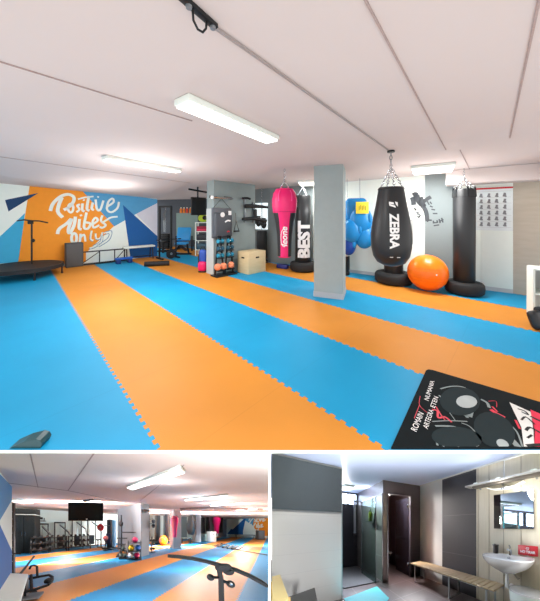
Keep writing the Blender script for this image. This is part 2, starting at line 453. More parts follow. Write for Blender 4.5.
# brush lettering
tm = M()
def U(x, y): return WL.pt(50 + x / 7.714, 185 + y / 7.714, .006)
def stroke(pts, w=.075, cl=False): tm.ribbon([U(*p) for p in pts], w, WL.n, 0, 4, cl)
def oval(cx, cy, rx, ry, w=.06): stroke([(cx + rx * math.cos(a), cy + ry * math.sin(a)) for a in [2 * math.pi * i / 8 for i in range(8)]], w, True)
stroke([(3, 200), (22, 145), (80, 90), (140, 72), (182, 92), (180, 130), (140, 175), (106, 192)], .085)
stroke([(92, 95), (66, 160), (62, 210), (98, 250)], .09)
oval(160, 178, 20, 34); stroke([(232, 150), (210, 158), (226, 188), (204, 210)], .06)
stroke([(252, 142), (248, 190), (266, 204)], .07); stroke([(258, 112), (264, 120)], .06)
stroke([(300, 84), (285, 180), (304, 198)], .075); stroke([(215, 110), (270, 96), (336, 88)], .05)
stroke([(330, 135), (322, 182), (340, 192)], .07); stroke([(352, 112), (362, 185), (388, 190), (412, 120)], .065)
stroke([(366, 88), (376, 96)], .05)
stroke([(440, 168), (490, 132), (482, 104), (450, 130), (440, 188), (474, 210), (520, 178), (532, 130)], .065)
stroke([(58, 378), (72, 338), (130, 296), (166, 262), (142, 340), (152, 372), (186, 310), (196, 244)], .085)
stroke([(228, 262), (224, 332), (244, 342)], .075); stroke([(236, 228), (242, 240)], .06)
stroke([(282, 212), (262, 322), (292, 336), (312, 298), (276, 288)], .07)
stroke([(330, 302), (368, 274), (352, 252), (330, 280), (336, 328), (380, 310)], .065)
stroke([(404, 234), (394, 278), (430, 308), (404, 330), (384, 322)], .065)
stroke([(400, 292), (440, 268), (472, 250), (522, 244)], .06)
oval(186, 410, 20, 38, .07); stroke([(236, 376), (230, 442)], .06); stroke([(232, 410), (262, 382), (274, 436)], .055)
stroke([(322, 352), (312, 414), (334, 428)], .055); stroke([(352, 374), (356, 412), (386, 410), (406, 364)], .05)
stroke([(402, 378), (396, 436), (344, 474), (306, 488)], .05); stroke([(414, 372), (470, 362), (450, 420), (372, 470)], .04)
struct('mural_lettering', 'white brush lettering reading Positive Vibes only', None, G, tm, WHITE, parent=wall_l)
tm = M()
stroke([(318, 350), (306, 416), (330, 436)], .022); stroke([(348, 372), (352, 418), (390, 416), (410, 366)], .022); stroke([(408, 378), (402, 440), (348, 482), (300, 496)], .022)
stroke([(418, 366), (476, 354), (458, 424), (376, 478)], .022); stroke([(420, 384), (456, 376), (438, 416), (360, 466)], .02); stroke([(392, 380), (388, 432), (330, 468)], .02)
struct('lettering_outline', 'blue outline of the last word', None, G, tm, mat('mural_outline_blue', (96, 140, 170), .7), parent=wall_l)

# recess at the far end, white and grey wall behind the bags
rw = M().box((-3.4, 12.65, 1.23), (5.8, .1, 2.46))
struct('wall_back', 'dark grey wall of the recess behind the gym machines', 'wall', G, rw, mat('recess_grey', (84, 90, 98), .7, var=.12, scale=3))
wr = M()
def wseg(pa, pb, off, mi, z1=H, z0=0.0, th=.1):
    a, b = WR.at(pa, z0, off), WR.at(pb, z0, off)
    wr.slab([a, b, b + Vector((0, 0, z1 - z0)), a + Vector((0, 0, z1 - z0))], -WR.n * th, mi)
wseg(244, 313, 0, 1); wseg(313, 513, 0, 0); wseg(513, 585, 0, 2)
wall_r = struct('wall_right', 'long white wall behind the punching bags with grey painted bays', 'wall', G, wr, [WALLW, GREY, BEIGE])
pb = M(); a, b = WR.at(425, 0, .03), WR.at(453.5, 0, .03)
pb.slab([a, b, b + Vector((0, 0, H)), a + Vector((0, 0, H))], -WR.n * .04)
struct('grey_bay', 'grey painted bay', None, G, pb, GREY, parent=wall_r)
nw = M()
a, b = WR.at(482, .03, .012), WR.at(512.6, .03, .012); nw.slab([a, b, b + Vector((0, 0, 1.7)), a + Vector((0, 0, 1.7))], -WR.n * .01)
struct('wall_panel', 'bright white panel', None, G, nw, WHITE, parent=wall_r)
# boxed-in duct along the wall and the beam meeting it
sf = M(); a, b = WR.at(446, 2.17), WR.at(585, 2.17)
sf.slab([a, b, b + WR.n * .38, a + WR.n * .38], (0, 0, .285))
c = WR.at(545, 2.17, .38); sf.slab([c, c + WR.d * .9, c + WR.d * .9 + WR.n * .8, c + WR.n * .8], (0, 0, .285))
struct('trim_2', 'white boxed-in duct under the ceiling along the white wall', 'duct', G, sf, CEIL)
bs = M()
for pa, pb_ in ((313, 425), (453.5, 513)):
    bs.bar(WR.at(pa, .04, .008), WR.at(pb_, .04, .008), .012, .08)
struct('baseboard_right', 'pale grey skirting of the white wall', 'baseboard', G, bs, mat('skirting', (196, 198, 198), .6))

# column and grey wall block
pc = Vector((1.17, 4.86, 0))
cmn = M().box((pc.x, pc.y, H / 2), (.53, .5, H), math.radians(-22))
cmn.box((pc.x, pc.y, .05), (.55, .52, .1), math.radians(-22), 1)
struct('column', 'grey square concrete column standing in the middle of the mats', 'column', G, cmn, [mat('column_grey', (152, 164, 164), .7, var=.06), mat('column_base', (170, 172, 174), .7)])
gb = M(); q0 = Vector((-1.45, 6.47, 0)); e = q0 + Vector((-.24, .24, 0))
gb.slab([q0, WG.along(1.42), WG.along(1.42) + Vector((-.24, .24, 0)), e], (0, 0, H))
blk = struct('wall_block', 'free standing grey wall block carrying the training gear', 'wall', G, gb, mat('block_grey', (136, 150, 150), .7, var=.05))
em = M(); em.slab([q0 + (q0 - e) * 0 + Vector((-.004, -.004, 0)), e + Vector((-.004, -.004, 0)), e + Vector((-.004, -.004, 1.72)), q0 + Vector((-.004, -.004, 1.72))], (-.01, -.01, 0))
struct('end_cladding', 'paler cladding on the end of the block', None, G, em, mat('cladding', (176, 184, 184), .6), parent=blk)

# ---------------------------------------------------------------- ceiling lamps
def ceiling_light(room, h, a, b, w, label, watts, group):
    a, b = Vector(a), Vector(b); mid = (a + b) / 2; mid.z = h
    d = b - a; L = Vector((d.x, d.y)).length; yaw = math.atan2(d.y, d.x)
    t = Thing('ceiling_light', label, 'ceiling light', room, mid, yaw, group)
    t.part('housing', M().rbox((0, 0, -.03), (L, w, .056), .01), WHITE)
    t.part('diffuser', M().rbox((0, 0, -.066), (L - .03, w - .03, .018), .006), LAMP)
    if watts:
        near = 'nearest the black bracket' in label
        if room is GYM: t.lamp((0, 0, -.09), L - .05, w - .05, watts * (1 if near else .72), (1, .985, .97), yaw)
        if not near:
            pl_ = bpy.data.lights.new('lamp', 'POINT'); pl_.energy = watts * (.62 if room is GYM else 1); pl_.shadow_soft_size = .35; pl_.color = (1, .985, .97)
            lo = bpy.data.objects.new('lamp', pl_); COL.objects.link(lo); lo.parent = t.o
            lo.location = room.w(mid - Vector((0, 0, .75 if room is GYM else .62))) - t.origin
    return t
GL = 'rectangular lamps on the large gym ceiling'
for a, b, w, lab in (((172 + 9, 104.5), (272.5, 142.5), .2, 'large rectangular ceiling lamp nearest the black bracket'),
                     ((104, 160), (179, 172.5), .2, 'long ceiling lamp second nearest, in front of the mural wall'),
                     ((77, 180.5), (136, 185.3), .2, 'ceiling lamp just above the Positive Vibes mural')):
    ceiling_light(G, H - .0, cpt(*a, H - .07), cpt(*b, H - .07), w, lab, GYM_LAMP * (.45 if 'nearest' in lab[:40] and 'second' not in lab else 1.55), GL)
ceiling_light(G, H, cpt(412, 172.5, H - .07), cpt(454, 169, H - .07), .75, 'ceiling lamp panel between the teardrop bag and the tall black bag', GYM_LAMP * 1.05, GL)
ceiling_light(G, H, cpt(299, 184.5, H - .07), cpt(318, 184, H - .07), .7, 'ceiling lamp partly hidden behind the grey column', GYM_LAMP * .6, GL)

# ---------------------------------------------------------------- bracket on the ceiling
b0 = cpt(184, 1, H - .02); b1 = cpt(216, 29, H - .02); bc = (b0 + b1) / 2
t = Thing('bag_bracket', 'black steel bracket with a hanging loop on the ceiling', 'bracket', G, (bc.x, bc.y, H), math.atan2(b1.y - b0.y, b1.x - b0.x))
L = (b1 - b0).length
t.part('plate', M().rbox((-.03, 0, -.012), (L + .06, .034, .022), .004), IRON)
t.part('loop', M().tube([(-.05, -.0, -.02), (-.045, -.0, -.07), (-.02, -.0, -.095), (.01, 0, -.09), (.03, 0, -.06), (.035, 0, -.02)], .0055), IRON)
for x in (-.07, .075):
    t.part('bolt', M().lathe([(.0, -.034), (.013, -.034), (.015, -.024), (.015, -.02)], (x, 0, 0), 12), STEEL)

# ---------------------------------------------------------------- bags
def straps(t, ztop, r, zc, n=4, name='chain'):
    for i in range(n):
        a = 2 * math.pi * (i + .5) / n
        t.part(name, M().chain((r * math.cos(a), r * math.sin(a), ztop), (0, 0, zc), .045, .006), CHROME)
def cyl_fn(r, z, ang, off=.006, vertical=-1, zig=None):
    """text running down (vertical=-1) a round bag; ang = direction the text faces"""
    def fn(x, y):
        rr = (zig(z + vertical * x) if zig else r) + off
        a = ang + (y * (1 if vertical < 0 else -1)) / rr
        return Vector((rr * math.sin(a), -rr * math.cos(a), z + vertical * x))
    return fn
def interp(prof):
    def f(z):
        for (r0, z0), (r1, z1) in zip(prof, prof[1:]):
            if z0 <= z <= z1 and z1 > z0: return r0 + (r1 - r0) * (z - z0) / (z1 - z0)
        return prof[-1][0]
    return f

# teardrop bag
p = G.pl(391, 217, 3.6); p.z = 0
prof = [(0, .80), (.10, .805), (.185, .85), (.24, .94), (.265, 1.06), (.272, 1.18), (.267, 1.30), (.248, 1.45), (.222, 1.60), (.194, 1.74), (.176, 1.86), (.165, 1.925), (0, 1.93)]
t = Thing('teardrop_bag', 'black teardrop punching bag lettered ZEBRA hanging on chains', 'punching bag', G, p)
t.part('body', M().lathe(prof, n=40), BLACK)
zi = interp(prof[1:-1])
zm = M().text('ZEBRA', cyl_fn(0, 1.31, -.31, .007, -1, zi), .155, .006, 0, 1)
t.part('lettering', zm, PRINT)
lf = cyl_fn(0, 1.31, -.31, .007, -1, zi)
em = M()
for pts in ([(-.40, -.055), (-.37, -.055), (-.36, .01), (-.39, .0)], [(-.37, -.055), (-.345, -.05), (-.315, .03), (-.345, .02)], [(-.40, .02), (-.36, .03), (-.33, .055), (-.39, .055)]):
    em.poly([lf(x, y) for x, y in pts])
t.part('emblem', em, PRINT)
t.part('underline', M().poly([lf(.35, -.05), lf(.35, .08), lf(.358, .08), lf(.358, -.05)]), PRINT)
t.part('rim', M().torus((0, 0, 1.90), .166, .012), BLACK)
straps(t, 1.93, .15, 2.22)
t.part('swivel', M().lathe([(0, 2.2), (.018, 2.21), (.022, 2.24), (.012, 2.27), (0, 2.275)], n=12), CHROME)
t.part('chain', M().chain((0, 0, 2.27), (0, 0, H - .02), .05, .007), STEEL)
t.part('hook', M().lathe([(.05, H - .03), (.05, H - .005), (0, H - .003)], n=16), IRON)

def tyre(room, c, R, r, label, name='tyre_base', flat=1.0):
    t = Thing(name, label, 'tyre base', room, (c[0], c[1], 0))
    k = 14; q = r * flat
    t.part('tread', M().lathe([(R - r + r * math.copysign(abs(math.cos(a)) ** .7, math.cos(a)), q + q * math.copysign(abs(math.sin(a)) ** .6, math.sin(a))) for a in [2 * math.pi * i / k for i in range(k)]], (0, 0, 0), 40, closed=True), RUBBER)
    t.part('sidewall', M().lathe([(R - 2 * r, q * .9), (R - 2 * r + .02, q * .9), (R - 2 * r + .02, q * 1.1), (R - 2 * r, q * 1.1)], n=32, closed=True), BLACK)
    t.part('plate', M().lathe([(0, q * .6), (R - 2 * r + .01, q * .6), (R - 2 * r + .01, q * .75), (0, q * .75)], n=28), IRON)
    return t
# standing bag behind the teardrop
p2 = G.pl(393.5, 217, 5.72); p2.z = 0
tyre(G, p2, .40, .125, 'low black tyre base on the mats below the teardrop bag')
t = Thing('standing_bag', 'short black standing bag rising from the tyre behind the teardrop bag', 'punching bag', G, (p2.x, p2.y, .19))
t.part('body', M().lathe([(0, 0), (.19, .0), (.2, .02), (.2, .98), (.18, 1.02), (0, 1.03)], n=28), BLACK)
t.part('top_cap', M().lathe([(0, 1.03), (.15, 1.03), (.14, 1.06), (0, 1.065)], n=24), RUBBER)

# orange ball
bp_ = Vector((3.235, 5.14, .362))
t = Thing('exercise_ball', 'big shiny orange exercise ball on the mats between two tyres', 'ball', G, (bp_.x, bp_.y, 0))
t.part('body', M().ell((0, 0, .362), (.366, .366, .362), 40, 24), ORANGE)
t.part('valve', M().lathe([(0, -.01), (.014, -.01), (.016, .004), (0, .006)], (-.05, -.360, .39), 12, axis=(0, -1, 0)), PRINT)
rg = M()
for z in (-.12, -.06, .06, .12): rg.torus((0, 0, .362 + z), math.sqrt(.366 ** 2 - z * z) - .001, .003, n=48, k=6)
t.part('grip_rings', rg, mat('orange_ring', (240, 105, 12), .35))

# tall black bag on its tyre
p3 = G.pl(464.0, 217, 4.93); p3.z = 0
tyre(G, p3, .325, .12, 'black tyre base under the tall black bag by the poster')
t = Thing('heavy_bag', 'tall plain black cylindrical heavy bag standing in a tyre by the poster', 'punching bag', G, (p3.x, p3.y, .19))
t.part('body', M().lathe([(0, 0), (.165, 0), (.178, .02), (.182, .9), (.182, 1.82), (.166, 1.86), (0, 1.87)], n=36), BLACK)
t.part('seam_band', M().torus((0, 0, 1.70), .183, .005, n=36, k=6), RUBBER)
for i in range(6):
    a = 2 * math.pi * i / 6 + .2
    t.part('strap', M().bar((.184 * math.cos(a), .184 * math.sin(a), 1.70), (.17 * math.cos(a), .17 * math.sin(a), 1.90), .03, .012), IRON)
    t.part('d_ring', M().torus((.17 * math.cos(a), .17 * math.sin(a), 1.91), .022, .005, (math.cos(a), math.sin(a), 0), 14, 6), CHROME)
for i in range(4):
    a = 2 * math.pi * i / 4 + .5
    t.part('chain', M().chain((.16 * math.cos(a), .16 * math.sin(a), 1.88), (0, 0, 2.08), .04, .006), CHROME)
t.part('hanger', M().chain((0, 0, 2.08), (0, 0, H - .2), .05, .007), CHROME)

# pink and black angle bag
p4 = G.pl(284.5, 217, 4.95); p4.z = 0
prof = [(0, .70), (.11, .705), (.135, .73), (.14, .95), (.15, 1.15), (.185, 1.42), (.225, 1.58), (.245, 1.72), (.245, 1.85), (.22, 1.97), (.17, 2.05), (0, 2.08)]
t = Thing('angle_bag', 'pink and black wide-headed punching bag hanging beside the BEST bag', 'punching bag', G, p4)
bm_ = M().lathe(prof, n=40)
for i, f in enumerate(bm_.f):
    c = sum((bm_.v[k] for k in f), Vector()) / len(f)
    a = math.atan2(c.x, -c.y)
    if .74 < c.z < 1.60 and (abs(a + .06) > .58): bm_.m[i] = 1
t.part('body', bm_, [PINK, BLACK])
t.part('seam', M().torus((0, 0, 1.60), .232, .005, n=40, k=6), mat('pink_dark', (180, 20, 85), .5))
zi4 = interp(prof[1:-1])
ff = cyl_fn(0, 1.12, -.06, .006, 1, zi4)
lg = M().text('leone', ff, .17, .004, 0, 1, .2)
ov = [ff(-.02 + .17 * math.cos(a), .01 + .062 * math.sin(a)) for a in [2 * math.pi * i / 20 for i in range(15)]]
lg.ribbon(ov, .012, (0, -1, 0))
t.part('emblem', lg, PRINT)
for i in range(6):
    a = 2 * math.pi * i / 6
    t.part('strap', M().ribbon([(.248 * math.cos(a), .248 * math.sin(a), 1.80), (.24 * math.cos(a), .24 * math.sin(a), 1.95), (.12 * math.cos(a), .12 * math.sin(a), 2.09)], .02, (math.cos(a), math.sin(a), .2)), mat('pink_strap', (250, 90, 160), .5))
straps(t, 2.06, .12, 2.24)
t.part('hanger', M().chain((0, 0, 2.24), (0, 0, H - .01), .05, .007), CHROME)

# BEST bag
p5 = G.pl(303, 217, 7.0); p5.z = 0
tyre(G, p5, .37, .13, 'black tyre base under the bag lettered BEST')
t = Thing('heavy_bag', 'slim black heavy bag with large white BEST lettering', 'punching bag', G, (p5.x, p5.y, .2))
t.part('body', M().lathe([(0, 0), (.205, 0), (.22, .02), (.22, 1.85), (.2, 1.9), (0, 1.91)], n=36), BLACK)
t.part('lettering', M().text('BEST', cyl_fn(.22, .68, .1, .008, 1), .47, .025, 0, 2), PRINT)
for i in range(4):
    a = 2 * math.pi * i / 4 + .4
    t.part('strap', M().bar((.2 * math.cos(a), .2 * math.sin(a), 1.88), (.03 * math.cos(a), .03 * math.sin(a), 2.10), .03, .01), STEEL)
t.part('hanger', M().chain((0, 0, 2.1), (0, 0, H - .21), .05, .007), CHROME)
p6 = G.pl(284, 217, 7.35)
solo('floor_pad', 'small folded dark blue pad lying on the mats beside the tyre of the BEST bag', 'pad', G, (p6.x - .04, p6.y - .05, 0), M().rbox((0, 0, .06), (.36, .16, .12), .03), mat('indigo_vinyl', (36, 44, 120), .5), -.6)

# blue gloves bundle and lettered dark bag behind the column
p7 = WR.at(358.5, 0, .42)
t = Thing('glove_bundle', 'shiny blue bundle of gloves with a yellow tag hanging on the white wall', 'gloves', G, p7, WR.yaw() * .4)
body = M().rbox((-.06, 0, 1.66), (.50, .22, .62), .10, seg=4)
t.part('glove_wrap', body, mat('blue_wrap', (34, 132, 200), .25, var=.15))
for i, (x, y, z, rx, ry, rz) in enumerate(((.05, -.08, 1.42, .27, .17, .34), (-.16, -.09, 1.16, .24, .17, .30), (.13, -.05, 1.02, .23, .16, .30), (-.24, -.02, .80, .18, .14, .26))):
    g = t.part('glove', M().ell((x, y, z), (rx, ry, rz), 22, 14), BLUE if i != 3 else mat('blue_glove_dark', (22, 66, 150), .35, var=.2))
    t.part('thumb', M().ell((x + rx * .7, y - ry * .5, z + .05), (.06, .07, .12), 14, 10), BLUE, parent=g)
t.part('tag', M().rbox((.06, -.265, 1.72), (.29, .02, .28), .008), YELLOW)
tg = M()
for k in range(5): tg.box((-.01 + k * .035, -.277, 1.71 + .02 * (k % 2)), (.014, .004, .10), 0)
t.part('tag_print', tg, mat('tag_ink', (120, 120, 40), .6))
for x in (-.26, .04): t.part('cord', M().tube([(x, 0, 1.9), (x - .01, .0, 2.2), (x - .01, .0, H)], .006, 6), STEEL)
p8 = WR.at(343, 0, .32)
t = Thing('heavy_bag', 'dark heavy bag with white lettering half hidden behind the grey column', 'punching bag', G, (p8.x, p8.y, .12))
t.part('body', M().lathe([(0, 0), (.16, 0), (.17, .02), (.17, 1.62), (.15, 1.66), (0, 1.67)], n=28), BLACK)
t.part('lettering', M().text('BEST', cyl_fn(.17, .75, .75, .007, 1), .36, .02, 0, 2), PRINT)
t.part('hanger', M().chain((0, 0, 1.66), (0, 0, H - .13), .05, .007), CHROME)
t.part('foot', M().lathe([(0, -.12), (.17, -.12), (.17, -.04), (.12, 0), (0, 0)], n=24), RUBBER)

# ---------------------------------------------------------------- on the white wall
a, b = WR.at(475.5, 0, .02), WR.at(513, 0, .02)
zt, zb = WR.pt(495, 188.5).z, WR.pt(495, 230.5).z
t = Thing('wall_poster', 'white poster with a red top rule and rows of small fighters', 'poster', G, ((a + b) / 2).to_3d() * 1.0)
mid = (a + b) / 2
def onw(u, z): return a + (b - a) * u - mid + Vector((0, 0, z))
t.part('sheet', M().slab([onw(0, zb), onw(1, zb), onw(1, zt), onw(0, zt)], -WR.n * .008), mat('poster_paper', (222, 230, 230), .6))
t.part('top_rule', M().slab([onw(0, zt - .01), onw(1, zt - .01), onw(1, zt + .02), onw(0, zt + .02)], WR.n * .006), RED)
fg = M(); n = WR.n * .003
for r in range(6):
    for c_ in range(4):
        u, z = .16 + .21 * c_, zt - .13 - r * (zt - zb - .12) / 6.2
        k = (r * 4 + c_) % 3
        fg.ribbon([onw(u - .03, z - .04) + n, onw(u + .01 * (k - 1), z) + n, onw(u + .005, z + .035) + n], .035, WR.n)
        fg.ribbon([onw(u - .03 + .02 * k, z + .015) + n, onw(u + .035, z + .005 * k) + n], .02, WR.n)
        fg.ribbon([onw(u, z - .005) + n, onw(u + .035, z - .045) + n], .025, WR.n)
t.part('print', fg, mat('poster_ink', (136, 138, 142), .6))
ln = M()
for r in range(7): ln.bar(onw(.04, zt - .06 - r * (zt - zb - .1) / 6.2) + n * .6, onw(.96, zt - .06 - r * (zt - zb - .1) / 6.2) + n * .6, .002, .005)
t.part('grid_lines', ln, mat('poster_line', (190, 190, 192), .6))
# boxer decal
dk = mat('decal_ink', (66, 70, 74), .7)
def D(x, y): return WR.pt(405 + x / 10.8, 185 + y / 10.8, .036)
dm = M()
for pts, w in (([(85, 110), (115, 95), (135, 115), (150, 105)], .09), ([(78, 130), (90, 170), (95, 215)], .1), ([(100, 140), (135, 150), (165, 190)], .12),
               ([(165, 130), (185, 190), (200, 240)], .1), ([(200, 180), (240, 150), (280, 128)], .08), ([(200, 235), (230, 300), (240, 390)], .085), ([(235, 395), (260, 380), (290, 382)], .035),
               ([(150, 180), (185, 215), (215, 200)], .1)):
    dm.ribbon([D(*p) for p in pts], w, WR.n)
for pts in ([(95, 250), (120, 262)], [(105, 275), (125, 255)], [(120, 290), (150, 300)], [(130, 310), (160, 318)], [(135, 335), (150, 350), (170, 320)], [(240, 175), (262, 215)], [(268, 180), (288, 205)],
            [(268, 225), (300, 240)], [(285, 262), (325, 270)], [(300, 308), (350, 308)], [(300, 410), (345, 405)], [(305, 385), (310, 415)], [(345, 380), (352, 410)], [(368, 368), (380, 412)], [(395, 355), (410, 405)], [(370, 395), (415, 372)], [(310, 440), (370, 430)]):
    dm.ribbon([D(*p) for p in pts], .028, WR.n)
solo('wall_decal', 'dark boxer silhouette with slogan strokes painted on the wall above the ball', 'wall decal', G, D(240, 250), M().add([v - D(240, 250) for v in dm.v], dm.f), dk)
c = WR.at(408, 1.15, .05)
solo('wall_cabinet', 'flat grey metal cabinet on the white wall behind the orange ball', 'cabinet', G, c, M().rbox((0, 0, 0), (.2, .09, .58), .01), mat('cabinet_grey', (150, 152, 150), .5), WR.yaw())
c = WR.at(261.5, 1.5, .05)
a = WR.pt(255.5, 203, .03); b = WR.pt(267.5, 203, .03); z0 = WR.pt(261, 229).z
solo('glow_panel', 'small white panel made to glow on the grey wall beside the pink bag', 'window', G, (a + b) / 2, M().rbox((0, 0, (z0 - a.z) / 2), ((b - a).length, .03, a.z - z0), .006), mat('glowing_white', (232, 244, 246), .4, var=.03, emit=.9), WR.yaw(), kind='structure')  # white patch given emission so it stays bright

# ---------------------------------------------------------------- shelf at the far right
s0 = Vector((4.13, 3.66, 0)); ys_ = WR.yaw()
t = Thing('storage_shelf', 'white open shelf unit at the beige wall', 'shelf', G, s0, ys_)
for x in (-.22, .22): t.part('side_panel', M().box((x, 0, .37), (.025, .36, .74)), WHITE)
for z in (.05, .38, .735): t.part('shelf_board', M().box((0, 0, z), (.44, .36, .022)), WHITE)
t.part('back_panel', M().box((0, .17, .39), (.42, .012, .68)), mat('shelf_back', (206, 206, 202), .6))
t = Thing('head_guard', 'black padded head guard on the middle shelf of the white unit', 'head guard', G, (4.14, 3.56, .391), ys_)
t.part('shell', M().ell((0, 0, .13), (.11, .10, .13), 22, 14), BLACK)
for s_ in (-1, 1): t.part('cheek_pad', M().ell((s_ * .08, -.05, .08), (.035, .06, .07), 14, 10), RUBBER)
t.part('strap', M().torus((0, 0, .13), .113, .008, (0, 1, .2), 24, 6), IRON)
t = Thing('punch_mitt', 'black punch mitt leaning on the mats in front of the white shelf', 'punch mitt', G, (3.60, 3.36, 0), .3)
t.part('pad', M().rbox((0, 0, .12), (.24, .12, .24), .055, seg=4, pitch=-.35), BLACK)
t.part('cuff', M().rbox((.1, .03, .22), (.12, .1, .1), .035, seg=3), RUBBER)
t.part('target_dot', M().lathe([(0, 0), (.03, 0), (.03, .006), (0, .007)], (-.01, -.075, .14), 18, axis=(0, -.94, .34)), RED)

# ---------------------------------------------------------------- black printed mat at the front
mz = .012
def Q(px, py, z=mz): return G.fl(px, py, z)
A = Q(427, 368); e1 = (Q(540, 405) - A).normalized(); e2 = (Q(390, 450) - A).normalized()
far = A + e1 * 1.5
cy = 1.614
tcut = (A.y - cy) / -e2.y
bl = A + e2 * tcut
fr_ = Vector((far.x + .05, cy + .02, mz))
cor = [A + e2 * .05, A + e2 * .015 + e1 * .015, A + e1 * .05]
outline = [(p.x, p.y) for p in cor] + [(far.x, max(far.y, cy + .02)), (far.x + .02, cy), (bl.x, cy)]
t = Thing('boxing_mat', 'black mat printed with a leather boxing glove and red stripes', 'mat', G, (A.x, A.y, 0))
def rel(m_):
    m_.v = [v - Vector((A.x, A.y, 0)) for v in m_.v]; return m_
t.part('mat_body', rel(M().prism(outline, 0.001, mz)), mat('mat_black', (14, 22, 25), .8, var=.2, spec=.15))
def K1(x, y, z=mz + .002): return Q(400 + x / 6.675, 360 + y / 6.675, z)
def K2(x, y, z=mz + .002): return Q(460 + x / 6.675, 360 + y / 6.675, z)
UPV = Vector((0, 0, 1))
def okp(p): return Vector((p.x, max(p.y, cy + .004), p.z))
def rb(m_, F_, pts, w): m_.ribbon([okp(F_(*p)) for p in pts], w, UPV)
def blob(m_, F_, cx_, cy_, rx, ry, rot=0, n=20, z=mz + .0022):
    ca, sa = math.cos(rot), math.sin(rot)
    m_.poly([okp(F_(cx_ + ca * rx * math.cos(q) - sa * ry * math.sin(q), cy_ + sa * rx * math.cos(q) + ca * ry * math.sin(q), z)) for q in [2 * math.pi * i / n for i in range(n)]][::-1])
g1 = M(); blob(g1, K1, 400, 275, 135, 95, .1); blob(g1, K1, 380, 520, 170, 75, .1); blob(g1, K2, 230, 470, 150, 110, .6)
t.part('glove_print', rel(g1), mat('print_dark_grey', (36, 47, 50), .8, spec=.15))
g2 = M(); blob(g2, K1, 445, 278, 70, 42, .05, z=mz + .003)
t.part('glove_shine', rel(g2), mat('print_pale_grey', (168, 178, 178), .6, var=.2))
g2 = M(); blob(g2, K2, 285, 560, 45, 28, .5, z=mz + .003)
t.part('cuff_shine', rel(g2), mat('print_pale_grey', (168, 178, 178), .6, var=.2))
g3 = M()
for F_, pts, w in ((K1, [(270, 192), (340, 176), (420, 180), (490, 220)], .012), (K1, [(260, 235), (320, 290), (380, 345), (440, 360)], .014), (K1, [(390, 340), (420, 360), (470, 372)], .03),
                   (K1, [(430, 350), (450, 385)], .02), (K1, [(480, 345), (470, 380)], .02), (K1, [(215, 410), (330, 405), (450, 410)], .008), (K1, [(235, 440), (360, 445), (500, 490)], .012), (K1, [(390, 480), (470, 495), (520, 490)], .01),
                   (K1, [(235, 480), (250, 570)], .012), (K1, [(270, 480), (300, 590)], .01), (K1, [(375, 450), (395, 590)], .012), (K1, [(265, 260), (370, 405)], .006), (K1, [(430, 520), (470, 540), (520, 575)], .03),
                   (K2, [(140, 262), (180, 285), (195, 318)], .02), (K2, [(195, 372), (165, 395), (165, 440)], .016), (K2, [(250, 485), (330, 520), (400, 590)], .04), (K2, [(320, 420), (380, 480), (430, 590)], .01), (K2, [(10, 420), (60, 440), (110, 488)], .008)):
    rb(g3, F_, pts, w)
for k in range(6): rb(g3, K1, [(300 + 8 * k, 480 + 18 * k), (335 + 6 * k, 474 + 18 * k)], .012)
t.part('glove_outline', rel(g3), mat('print_grey', (130, 142, 142), .6, var=.2))
g4 = M()
for F_, pts, w in ((K1, [(215, 330), (250, 340), (255, 385), (300, 380), (345, 415)], .014), (K1, [(240, 310), (270, 360), (300, 400)], .008), (K1, [(135, 240), (130, 300), (180, 350)], .004), (K1, [(130, 300), (95, 390)], .004),
                   (K2, [(205, 330), (250, 360), (300, 385)], .03), (K2, [(215, 310), (250, 345)], .012), (K2, [(190, 275), (240, 275), (245, 315)], .004), (K2, [(370, 400), (400, 460)], .014)):
    rb(g4, F_, pts, w)
t.part('red_scribble', rel(g4), mat('print_red', (214, 40, 66), .5))
def flag(poly, m_):
    m_.poly([okp(K2(x, y, mz + .0025)) for x, y in poly][::-1])
g5 = M(); flag([(330, 282), (470, 345), (500, 470), (505, 585), (440, 590), (410, 450)], g5)
t.part('flag_white', rel(g5), mat('print_white', (226, 226, 222), .6))
g6 = M(); flag([(470, 330), (700, 430), (700, 601), (505, 585), (490, 470)], g6)
t.part('flag_red', rel(g6), mat('print_crimson', (222, 34, 72), .5))
g7 = M()
for pts, w in (([(385, 325), (430, 340), (455, 365), (410, 345)], .012), ([(470, 375), (560, 420)], .018), ([(410, 400), (440, 380), (500, 430)], .012), ([(440, 470), (470, 450), (560, 500)], .016), ([(450, 520), (480, 500)], .012), ([(445, 572), (540, 565), (640, 590)], .02)):
    rb(g7, lambda x, y: K2(x, y, mz + .0035), pts, w)
t.part('flag_strokes', rel(g7), mat('print_black', (20, 22, 24), .6))
g8 = M()
def word(txt, x0, y0, x1, y1, h):
    o = okp(K1((x0 + x1) / 2, (y0 + y1) / 2, mz + .003)); d = (K1(x1, y1) - K1(x0, y0)); L_ = d.length; d = d.normalized(); nn = Vector((-d.y, d.x, 0))
    g8.text(txt, lambda x, y: o + d * (x * L_ / (len(txt) * .62)) + nn * (y * h), 1.0, .0)
word('NUMANIA', 180, 262, 218, 140, .045)
word('ROMAIN', 95, 468, 145, 350, .052)
word('ARTEGRA', 172, 452, 212, 330, .045); word('ETEN', 218, 318, 245, 240, .045)
t.part('lettering', rel(g8), PRINT)
# dark pad tip at the left front edge
tip = G.fl(32, 449.5)
pm_ = M().slab([(-.13, -.04, 0), (.07, -.04, 0), (.082, -.04, .03), (.07, -.04, .052), (.04, -.04, .06), (-.04, -.04, .04)], (0, .07, 0))
solo('bench_pad', 'rounded dark pad corner at the front edge of the blue mats', 'pad', G, (-1.56, 1.66, 0), pm_, mat('dark_green_vinyl', (26, 66, 72), .35))

